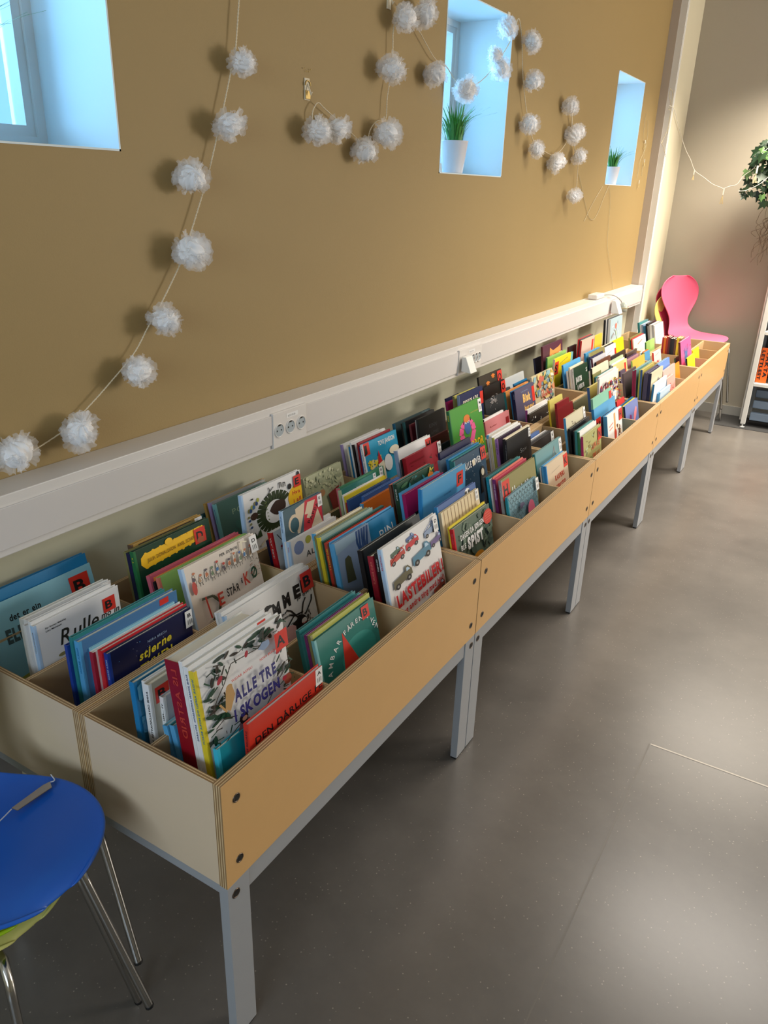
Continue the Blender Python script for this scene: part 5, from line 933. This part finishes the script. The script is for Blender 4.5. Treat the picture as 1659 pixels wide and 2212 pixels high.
garland('tulle pompom garland draped in swags across the middle window',
 [(1.233,1.663,.050),(1.327,1.677,.046),(1.485,1.620,.045),(1.593,1.680,.048),(1.619,1.857,.050),(1.687,2.008,.052),(1.814,2.038,.05),(1.908,1.885,.048),(2.133,1.860,.050),(2.415,1.954,.05),(2.39,2.0,.04),(2.466,2.103,.045),(2.729,2.095,.05),(2.774,1.955,.045),(2.780,1.801,.047),(2.895,1.706,.046),(3.155,1.655,.05),(3.215,1.67,.045),(3.293,1.907,.045),(3.38,1.79,.05),(3.45,1.81,.045),(3.495,1.699,.045),(3.473,1.510,.045)],
 [(1.248,1.690),(1.250,1.715),(1.274,1.738),(1.308,1.726),(1.399,1.691),(1.483,1.657),(1.531,1.641),(1.548,1.685),(1.587,1.716),(1.640,1.725),(1.647,1.788),(1.668,1.864),(1.672,1.931),(1.672,1.973),(1.694,2.033),(1.715,2.051),(1.767,2.021),(1.832,1.998),(1.886,1.968),(1.956,1.933),(2.037,1.922),(2.106,1.890),(2.193,1.867),(2.281,1.892),(2.366,1.928),(2.443,1.977),(2.505,2.020),(2.560,2.064),(2.605,2.114),(2.635,2.163),(2.667,2.136),(2.697,2.076),(2.737,1.964),(2.820,1.832),(2.932,1.729),(3.056,1.706),(3.185,1.693),(3.288,1.718),(3.376,1.774),(3.408,1.838),(3.382,1.908),(3.421,1.839),(3.489,1.739),(3.563,1.682),(3.583,1.612),(3.600,1.510)])
gold=mat('gold_metal',(190,164,104),.45,.8); clear=mat('clear_hook_plastic',(230,220,196),.1)
def hook(y,z,lab,crown=False):
    o=thing('wall_hook',lab,'hook',(XW,y,z)); m=MB(); m.box((0,-.011,-.03),(.004,.011,.024),clear); m.tube([(.004,0,.01),(.012,0,-.005),(.016,0,-.018),(.02,0,-.01)],.0022,clear,6); m.build('hook_body',o,.002)
    if crown:
        m=MB(); m.tube([(.006,.012*cos(a),.012*sin(a)+.006) for a in [i*pi/6 for i in range(7)]],.0018,gold,6)
        for k in range(4): m.lathe([(0,.002),(.002,0),(0,-.002)],(.005,-.014+.0095*k,.040+(.006 if k in(0,3) else 0)),gold,8)
        m.build('gold_crown',o)
        m=MB(); m.box((.004,-.011,-.028),(.007,.011,-.006),gold); m.build('gold_foil',o,.002)
    return o
hook(1.245,1.772,'clear wall hook with a tiny gold crown holding the garland',True)
hook(1.668,2.06,'clear wall hook above the two topmost pompoms left of the middle window')
hook(2.575,2.152,'clear wall hook at the top right corner of the middle window')

# ---------------------------------------------------------------- potted grass on the sills
potm=mat('white_glazed_pot',(220,218,222),.18); grassm=mat('plastic_grass',(64,132,48),.45,noise=.25,nscale=30); soil=mat('dark_soil',(40,34,28),.9)
def grass_pot(loc,s,lab,seed,lean=.3):
    o=thing('potted_grass',lab,'potted plant',loc); m=MB()
    m.lathe([(0,0),(.036*s,0),(.038*s,.004*s),(.052*s,.108*s),(.054*s,.11*s),(.050*s,.11*s),(.047*s,.098*s)],(0,0,0),potm,32); m.build('pot',o)
    m=MB(); m.lathe([(0,.096*s),(.048*s,.096*s)],(0,0,0),soil,20); m.build('soil',o)
    rr=random.Random(seed); m=MB()
    for i in range(130):
        a=rr.uniform(0,2*pi); r0=rr.uniform(0,.035)*s; L=rr.uniform(.07,.17)*s; out=rr.uniform(.1,.95)*(L/.17/s); w0=.0032*s
        b=Vector((r0*cos(a),r0*sin(a),.095*s)); dirh=Vector((cos(a),sin(a),0)); side=Vector((-sin(a),cos(a),0)); vs=[]
        for j in range(6):
            f=j/5; p=b+dirh*(L*out*f*f)+Vector((0,0,L*(f-.42*out*f*f))); wv=w0*(1-f**2.2)+.0002; vs+= [p-side*wv,p+side*wv+Vector((0,0,.0006))]
        m.mesh(vs,[(2*j,2*j+1,2*j+3,2*j+2) for j in range(5)],grassm,True)
    m.build('blades',o); return o
grass_pot((-.82,2.315,1.5845),1.08,'white pot of green grass on the middle window sill',1)
grass_pot((-.81,4.475,1.5845),.92,'white pot of green grass on the farthest window sill',2)
grass_pot((-.86,.30,1.5845),1.15,'pot of green grass on the nearest window sill, mostly out of frame',3)

# ---------------------------------------------------------------- chairs
chrome=mat('chrome_tube',(200,198,194),.18,1.0)
def chair_shell(o,c):
    P=[(.205,-.022,.03),(.198,-.010,.085),(.165,.0,.15),(.10,.003,.188),(.02,-.001,.200),(-.06,-.006,.186),(-.125,-.004,.145),(-.168,.012,.105),(-.197,.045,.082),(-.214,.09,.078),(-.226,.14,.10),(-.238,.20,.142),(-.25,.26,.170),(-.26,.32,.168),(-.268,.37,.125),(-.272,.395,.06)]
    n=8; vs=[]; fs=[]
    for i,(x,z,hw) in enumerate(P):
        back=min(1,max(0,(i-7)/4))
        for j in range(n+1):
            s=(j/n-.5)*2; y=hw*math.sin(s*pi/2); e=(1-cos(s*pi/2))*.014
            vs.append((x+e*back*1.4, y, z+e*(1-back)*.8))
    for i in range(len(P)-1):
        for j in range(n): fs.append((i*(n+1)+j,i*(n+1)+j+1,(i+1)*(n+1)+j+1,(i+1)*(n+1)+j))
    m=MB(); m.mesh(vs,fs,c,True); s=m.build('seat_shell',o); so=s.modifiers.new('solid','SOLIDIFY'); so.thickness=.009; so.offset=-1; sb=s.modifiers.new('smooth','SUBSURF'); sb.levels=1; sb.render_levels=2
    return s
def chair(lab,cc,loc,rz,legs=None,grp=None,foot_z=None,sc=1):
    o=thing('shell_chair',lab,'chair',(loc[0],loc[1],0),grp,(0,0,rz)); z=loc[2]
    s=chair_shell(o,cc); s.location=(0,0,z); s.scale=(sc,sc,sc)
    m=MB(); m.box((-.08,-.07,z-.026),(.08,.07,z-.009),chrome); m.build('under_seat_plate',o,.004)
    inv=Matrix.Rotation(-rz,3,'Z')
    lg=legs
    if not lg:
        fz=foot_z if foot_z is not None else .0
        lg=[[(sx*.04,sy*.05,z-.03),(sx*.15,sy*.13,z-.036),(sx*.17,sy*.155,z-.055),(sx*.215,sy*.2,fz)] for sx in (-1,1) for sy in (-1,1)]
        lg=[[tuple(Matrix.Rotation(rz,3,'Z')@Vector(p)+Vector((loc[0],loc[1],0))) for p in l] for l in lg]
    for l in lg:
        L=[inv@(Vector(p)-Vector((loc[0],loc[1],0))) for p in l]
        m=MB(); a,b,c,d=L[0],L[1],L[2],L[3]
        m.tube([a,b.lerp(a,.15),b.lerp(c,.35),c,c.lerp(d,.1),d],.0078,chrome,12); lo=m.build('leg',o)
        f=MB(); f.tube([d+(c-d).normalized()*.005,d],.0086,foot,10); f.build('foot_cap',lo)
    return o
blue_=mat('blue_chair_lacquer',(28,92,190),.3,noise=.03); lime_=mat('lime_chair_lacquer',(150,190,20),.35); paley=mat('pale_yellow_chair_lacquer',(206,204,120),.35); pink_=mat('pink_chair_lacquer',(228,100,134),.45); dpink=mat('dark_pink_chair_lacquer',(170,50,80),.4); och_=mat('ochre_yellow_chair_lacquer',(214,200,110),.4)
G1='stacked shell chairs beside the nearest bin'
def lg4(cx,cy,z,ft,fr,top,second=None):
    base=[ft]; L=[]
    L.append([(cx+.04,cy+.06,z-.03),(top[0]-.02,top[1]-.012,z-.035),(top[0],top[1],z-.055),fr])
    return L
def stack_chair(lab,col,cx,cy,z,top,fr,fl,bk):
    legs=[[(cx+.03,cy+.05,z-.03),(top[0]-.02,top[1]-.02,z-.032),top,fr],
          [(cx+.03,cy-.05,z-.03),(fl[0]-.05,fl[1]+.02,z-.030),(fl[0]-.004,fl[1],z-.05),(fl[0]+.02,fl[1]-.015,fr[2])],
          [(cx-.03,cy+.05,z-.03),(cx-.14,cy+.11,z-.035),(cx-.16,cy+.13,z-.055),(max(cx-.21,-.72),cy+.17,fr[2])],
          [(cx-.03,cy-.05,z-.03),(cx-.14,cy-.14,z-.035),(cx-.16,cy-.16,z-.055),(max(cx-.21,-.72),cy-.2,fr[2])]]
    return chair(lab,col,(cx,cy,z),0,legs,G1,sc=.83)
stack_chair('blue shell chair on top of the stack beside the nearest bin',blue_,-.325,-.205,.503,(-.300,-.028,.43),(-.2058,-.045,.12),(-.12,-.52),0)
stack_chair('lime green shell chair in the middle of the stack beside the nearest bin',lime_,-.378,-.226,.452,(-.238,-.110,.40),(-.158,-.068,.06),(-.13,-.50),0)
stack_chair('pale yellow shell chair at the bottom of the stack beside the nearest bin',paley,-.398,-.224,.402,(-.262,-.106,.39),(-.2192,-.047,.0),(-.196,-.285),0)
tg=thing('fabric_tag','silver ribbon tag with a white cord lying on the blue chair seat','tag',(-.33,-.20,.516)); wirew_=mat('white_cord',(210,214,224),.4)
tm=MB(); a1=[(-0.0251,0.0546,-0.0020),(-0.0117,0.0569,-0.0020),(-0.0103,0.1242,-0.0020),(-0.0250,0.1313,-0.0020),(-0.0280,0.1182,-0.0020)]
tm.poly(a1,mat('silver_ribbon',(176,168,160),.25,.6)); tm.poly([(x,y,z-.0015) for x,y,z in reversed(a1)],mat('silver_ribbon',(176,168,160),.25,.6)); tm.build('ribbon',tg); tm=MB(); tm.tube(catmull([(-0.0131,0.0076,-0.0030),(-0.0160,0.0264,-0.0030),(-0.0233,0.0531,-0.0030)],6),.0012,wirew_,5); tm.tube(catmull([(-0.0241,0.1304,-0.0030),(-0.0222,0.1387,-0.0030),(-0.0399,0.1442,-0.0030)],6),.0012,wirew_,5); tm.build('cord',tg)
G2='stacked shell chairs in the far corner'
chair('bright pink shell chair on top of the stack in the far corner',pink_,(-.268,5.247,.605),R(-38),None,G2,.16)
chair('dark pink shell chair under the bright pink one in the far corner',dpink,(-.300,5.262,.545),R(-38),None,G2,.10)
chair('pale yellow shell chair at the bottom of the stack in the far corner',och_,(-.290,5.268,.472),R(-30),None,G2,.0)

# ---------------------------------------------------------------- shelving unit at the back wall
shw=mat('white_steel_shelf',(206,206,202),.35); perf=mat('perforated_dark_steel',(48,46,42),.5); bl=mat('blue_grey_steel',(120,138,160),.4)
u=thing('shelving_unit','white metal library shelving unit against the back wall at the right edge','shelving unit',(.14,5.25,0)); Q=lambda a,b:((a[0]-.14,a[1]-5.25,a[2]),(b[0]-.14,b[1]-5.25,b[2]))
m=MB(); m.box(*Q((.142,5.25,.025),(.175,5.275,1.95)),shw); m.build('front_post',u,.003)
m=MB(); m.box(*Q((.142,5.535,.025),(.175,5.555,1.95)),shw); m.build('rear_post',u,.003)
m=MB(); m.lathe([(0,0),(.017,0),(.017,.006),(.006,.008),(.006,.03)],Q((.158,5.262,0),(0,0,0))[0],shw,16); m.build('levelling_foot',u)
m=MB(); m.box(*Q((.150,5.275,.08),(.154,5.535,1.95)),perf)
for k in range(60):
    z=.12+k*.03
    for j in range(6): m.box(*Q((.1495,5.29+j*.04,z),(.1502,5.302+j*.04,z+.014)),mat('panel_slot',(110,106,98),.5))
m.build('perforated_end_panel',u)
m=MB(); m.tube([Q((.128,5.36,.03),(0,0,0))[0],Q((.128,5.36,1.95),(0,0,0))[0]],.009,shw,10)
for z in (.07,.68,1.3): m.box(*Q((.125,5.352,z),(.150,5.368,z+.02)),shw)
m.build('label_rail',u)
for z in (.305,.665,1.02,1.38,1.74):
    m=MB(); m.box(*Q((.175,5.25,z),(1.05,5.53,z+.022)),shw); m.build('shelf',u,.002)
m=MB(); m.box(*Q((.175,5.50,.32),(1.05,5.505,1.9)),perf); m.build('back_panel',u)
for i,(y,z) in enumerate(((5.30,.05),(5.345,.13),(5.39,.20))):
    m=MB(); m.box(*Q((.19,y,z),(1.05,y+.04,z+.055)),bl); m.build('base_panel',u,.004)
s=thing('face_out_folder','orange face-out folder reading FAKTA LETTLEST on the lower shelf','folder',(.20,5.29,.3275)); m=MB(); m.box((-.025,0,0),(.045,.012,.245),mat('orange_plastic',(242,104,34),.3)); m.build('folder_body',s,.002)
a=Art((.043,-.0008,.238),(0,0,-1),(-1,0,0),(0,-1,0),.245); a.text('FAKTA',.1,.11,.125,'inkblack',bold=.05,width=.72); a.text('LETTLEST',.04,.245,.11,'inkblack',bold=.05,width=.86); a.mb.build('folder_lettering',s)
s=thing('shelf_book','light orange book with a white strip right of the orange FAKTA folder','book',(.30,5.29,.3275)); m=MB(); m.box((-.04,.0,0),(.1,.2,.24),mat('cover_orange3',PAL['orange3'],.4)); m.build('cover',s); m=MB(); m.box((-.038,-.001,.0),(.098,.003,.03),mat('cover_white',PAL['white'],.4)); m.build('label_strip',s)
s=thing('shelf_book','salmon pink book standing alone on the shelf above the orange folder','book',(.215,5.30,.6875)); m=MB(); m.box((0,0,0),(.03,.2,.22),mat('cover_salmon',PAL['salmon'],.4)); m.build('cover',s); m=MB(); m.box((.003,.003,.003),(.027,.202,.223),pagem); m.build('pages',s)
m=MB(); m.box((-.05,5.205,0),(1.6,5.556,.003),mat('dark_floor_patch',(52,52,52),.8)); o=m.build('floor_patch'); tag(o,'dark grey patch of floor under the white shelving unit','mat')  # thin dark slab where the floor turns darker below the shelving

# ---------------------------------------------------------------- ivy hanging from the shelving unit
iv=thing('hanging_ivy','dark green ivy trailing in front of the back wall at the right edge','hanging plant',(.08,5.33,1.95))
leafm=mat('ivy_leaf',(26,52,26),.45,noise=.3,nscale=25); leafl=mat('ivy_leaf_pale',(84,116,64),.4); stemm=mat('ivy_stem',(84,66,48),.8)
m=MB(); rr=random.Random(11)
LEAF=[(0,0),(.28,-.22),(.5,.02),(.34,.2),(.52,.5),(.2,.5),(0,1.0),(-.2,.5),(-.52,.5),(-.34,.2),(-.5,.02),(-.28,-.22)]
def leaf(m,p,s,mt):
    N=Vector((rr.uniform(-.7,.7),-1,rr.uniform(-.3,.8))).normalized(); U=N.orthogonal(); U=Matrix.Rotation(rr.uniform(-1,1)+0,3,N)@Vector((1,0,0)).cross(N).cross(N).normalized()*-1
    V=N.cross(U).normalized(); V=V if V.z<0 else -V; U=V.cross(N)
    c=[p+U*(a*s)+V*(b*s)+N*(-.18*s*abs(a)) for a,b in LEAF]; k=len(c)
    vs=[p+V*(.35*s)]+c; m.mesh(vs,[(0,1+i,1+(i+1)%k) for i in range(k)],mt)
sm=MB()
for i in range(11):
    x0=rr.uniform(-.0,.22); z1=rr.uniform(1.42,1.66)-(0 if i<7 else -.1); xe=-.20+.5*rr.random()**.8
    P=[(x0-.08+.04,rr.uniform(-.02,.04),-.02),(x0-.16,rr.uniform(-.08,0),-.12),(xe*.7-.08,rr.uniform(-.08,.0),(1.78-1.95)),(xe-.08,rr.uniform(-.06,.02),z1-1.95)]
    C=catmull(P,6); sm.tube(C,.0022,stemm,5)
    for j,p in enumerate(C[3:]):
        for q in range(2):
            s=rr.uniform(.038,.075); leaf(m,p+Vector((rr.uniform(-.03,.03),rr.uniform(-.05,.01),rr.uniform(-.02,.03))),s,leafl if rr.random()<.1 else leafm)
m.build('foliage',iv); sm.build('stems',iv)
sm=MB()
for i in range(16):
    x=rr.uniform(-.07,.06); L=rr.uniform(.12,.38); P=[(x,0,-.45)]
    for j in range(6): P.append((x+rr.uniform(-.035,.035)-.01*j,rr.uniform(-.02,.02),-.48-L*(j+1)/6))
    sm.tube(catmull(P,4),.0012,stemm,4)
sm.build('roots',iv)
m=MB(); m.lathe([(0,-.2),(.07,-.2),(.09,-.06),(.085,-.06)],(.1,.02,0),mat('brown_pot',(96,70,52),.7),20); m.build('pot',iv)

# ---------------------------------------------------------------- fairy lights
wirem=mat('clear_wire',(196,184,150),.3); wirew=mat('white_wire',(226,222,210),.4); bulb=mat('bulb_sleeve',(232,228,214),.3); bris=mat('bristle_tips',(224,204,150),.5)
def lights(lab,O,paths,tassels,mt,r=.0014):
    o=thing('fairy_lights',lab,'fairy lights',O); O=Vector(O); m=MB()
    for P in paths: m.tube(catmull([Vector(p)-O for p in P],6),r,mt,5)
    m.build('wire',o)
    for (p,s) in tassels:
        c=Vector(p)-O; m=MB(); m.tube([c,c+Vector((0,0,-.035*s))],.0045*s,bulb,8)
        for k in range(7):
            a=k*.9; m.tube([c+Vector((0,0,-.035*s)),c+Vector((.009*s*cos(a),.009*s*sin(a),-.078*s))],.0009,bris,4)
        m.build('light_tip',o)
    return o
lights('thin string light wires on the ochre wall below and left of the farthest window',(XW+.006,4.1,1.3),[[(-0.741,3.642,1.624),(-0.741,3.736,1.546),(-0.741,3.787,1.499),(-0.741,3.909,1.407),(-0.741,4.003,1.391),(-0.741,4.074,1.430),(-0.741,4.154,1.514),(-0.741,4.226,1.578)],[(-0.739,4.219,1.578),(-0.739,4.289,1.476),(-0.739,4.336,1.262),(-0.739,4.433,1.147),(-0.739,4.556,1.024),(-0.739,4.652,0.921)],[(-0.741,4.099,1.571),(-0.741,3.948,1.476),(-0.741,3.835,1.384)]],[],wirem,.0012)
lights('bunched golden fairy lights hanging between the farthest window and the wall end',(XW+.008,4.85,1.7),[[(-0.737,4.809,2.007),(-0.737,4.805,1.941),(-0.737,4.831,1.863),(-0.737,4.916,1.841),(-0.737,4.898,1.758),(-0.737,4.919,1.647)],[(-0.737,4.878,1.973),(-0.737,4.923,1.869),(-0.737,4.881,1.784),(-0.737,4.823,1.727),(-0.737,4.812,1.631)]],[((-.736,4.88,1.86),.7),((-.735,4.93,1.75),.6),((-.735,4.87,1.62),.6)],wirem,.0014)
lights('white fairy lights strung from the pale corner wall across to the ivy',(-.64,5.2,2.05),[[(-0.640,4.972,2.064),(-0.640,5.110,2.057),(-0.640,5.277,1.989),(-0.640,5.455,1.915),(-0.592,5.450,1.827),(-0.551,5.450,1.769),(-0.511,5.450,1.701),(-0.444,5.450,1.658),(-0.375,5.450,1.615),(-0.326,5.450,1.598),(-0.299,5.450,1.587)],[(-0.267,5.250,1.585),(-0.235,5.250,1.600),(-0.188,5.250,1.615),(-0.158,5.250,1.666),(-0.101,5.250,1.717),(-0.085,5.250,1.778),(-0.044,5.250,1.832)],[(-0.167,5.220,1.573),(-0.120,5.220,1.579),(-0.049,5.220,1.617),(-0.005,5.220,1.660)]],[((-0.289,5.400,1.592),1.3),((-0.077,5.200,1.727),1.3),((-0.504,5.400,1.700),.8)],wirew,.0022)
lights('tangled clear fairy light wires hung on the pale strip at the wall end',(-.64,5.14,1.95),[[(-0.645,4.958,2.162),(-0.645,4.950,2.122),(-0.645,5.024,2.076),(-0.645,4.981,2.046),(-0.645,5.053,2.039),(-0.645,5.064,1.973),(-0.645,5.012,1.901),(-0.645,4.927,1.841),(-0.645,4.967,1.857)],[(-0.645,4.946,2.160),(-0.645,5.025,2.143),(-0.645,5.049,2.079),(-0.645,5.047,2.012),(-0.645,5.063,1.904)],[(-0.645,4.923,1.847),(-0.645,5.004,1.824),(-0.645,5.107,1.773)]],[],wirem,.0014)


# ---------------------------------------------------------------- battery box and plug of the lights on the trunking
p=thing('power_supply','small white power supply lying on the far end of the trunking','power supply',(-.69,4.10,.9405)); m=MB(); m.box((-.03,-.09,0),(.03,.06,.03),mat('white_case',(224,222,218),.3)); m.build('case',p,.008); m=MB(); m.tube(catmull([(.02,.06,.015),(.04,.14,.012),(.05,.26,-.01),(.07,.33,-.05),(.045,.34,-.09)],6),.003,mat('grey_lead',(150,150,146),.4),6); m.build('lead',p)
p=thing('light_plug','clear plastic plug with a coiled wire in the far adapter','plug',(-.60,4.42,.865)); m=MB(); m.lathe([(0,-.03),(.022,-.03),(.026,-.01),(.02,.025),(.0,.03)],(0,0,0),mat('clear_plug',(170,178,170),.15),14)
for k in range(3): m.tube([(.004*k+.024*cos(a),.026*sin(a),.004*k-.01) for a in [i*pi/8 for i in range(17)]],.0018,wirem,5)
m.build('plug_body',p)
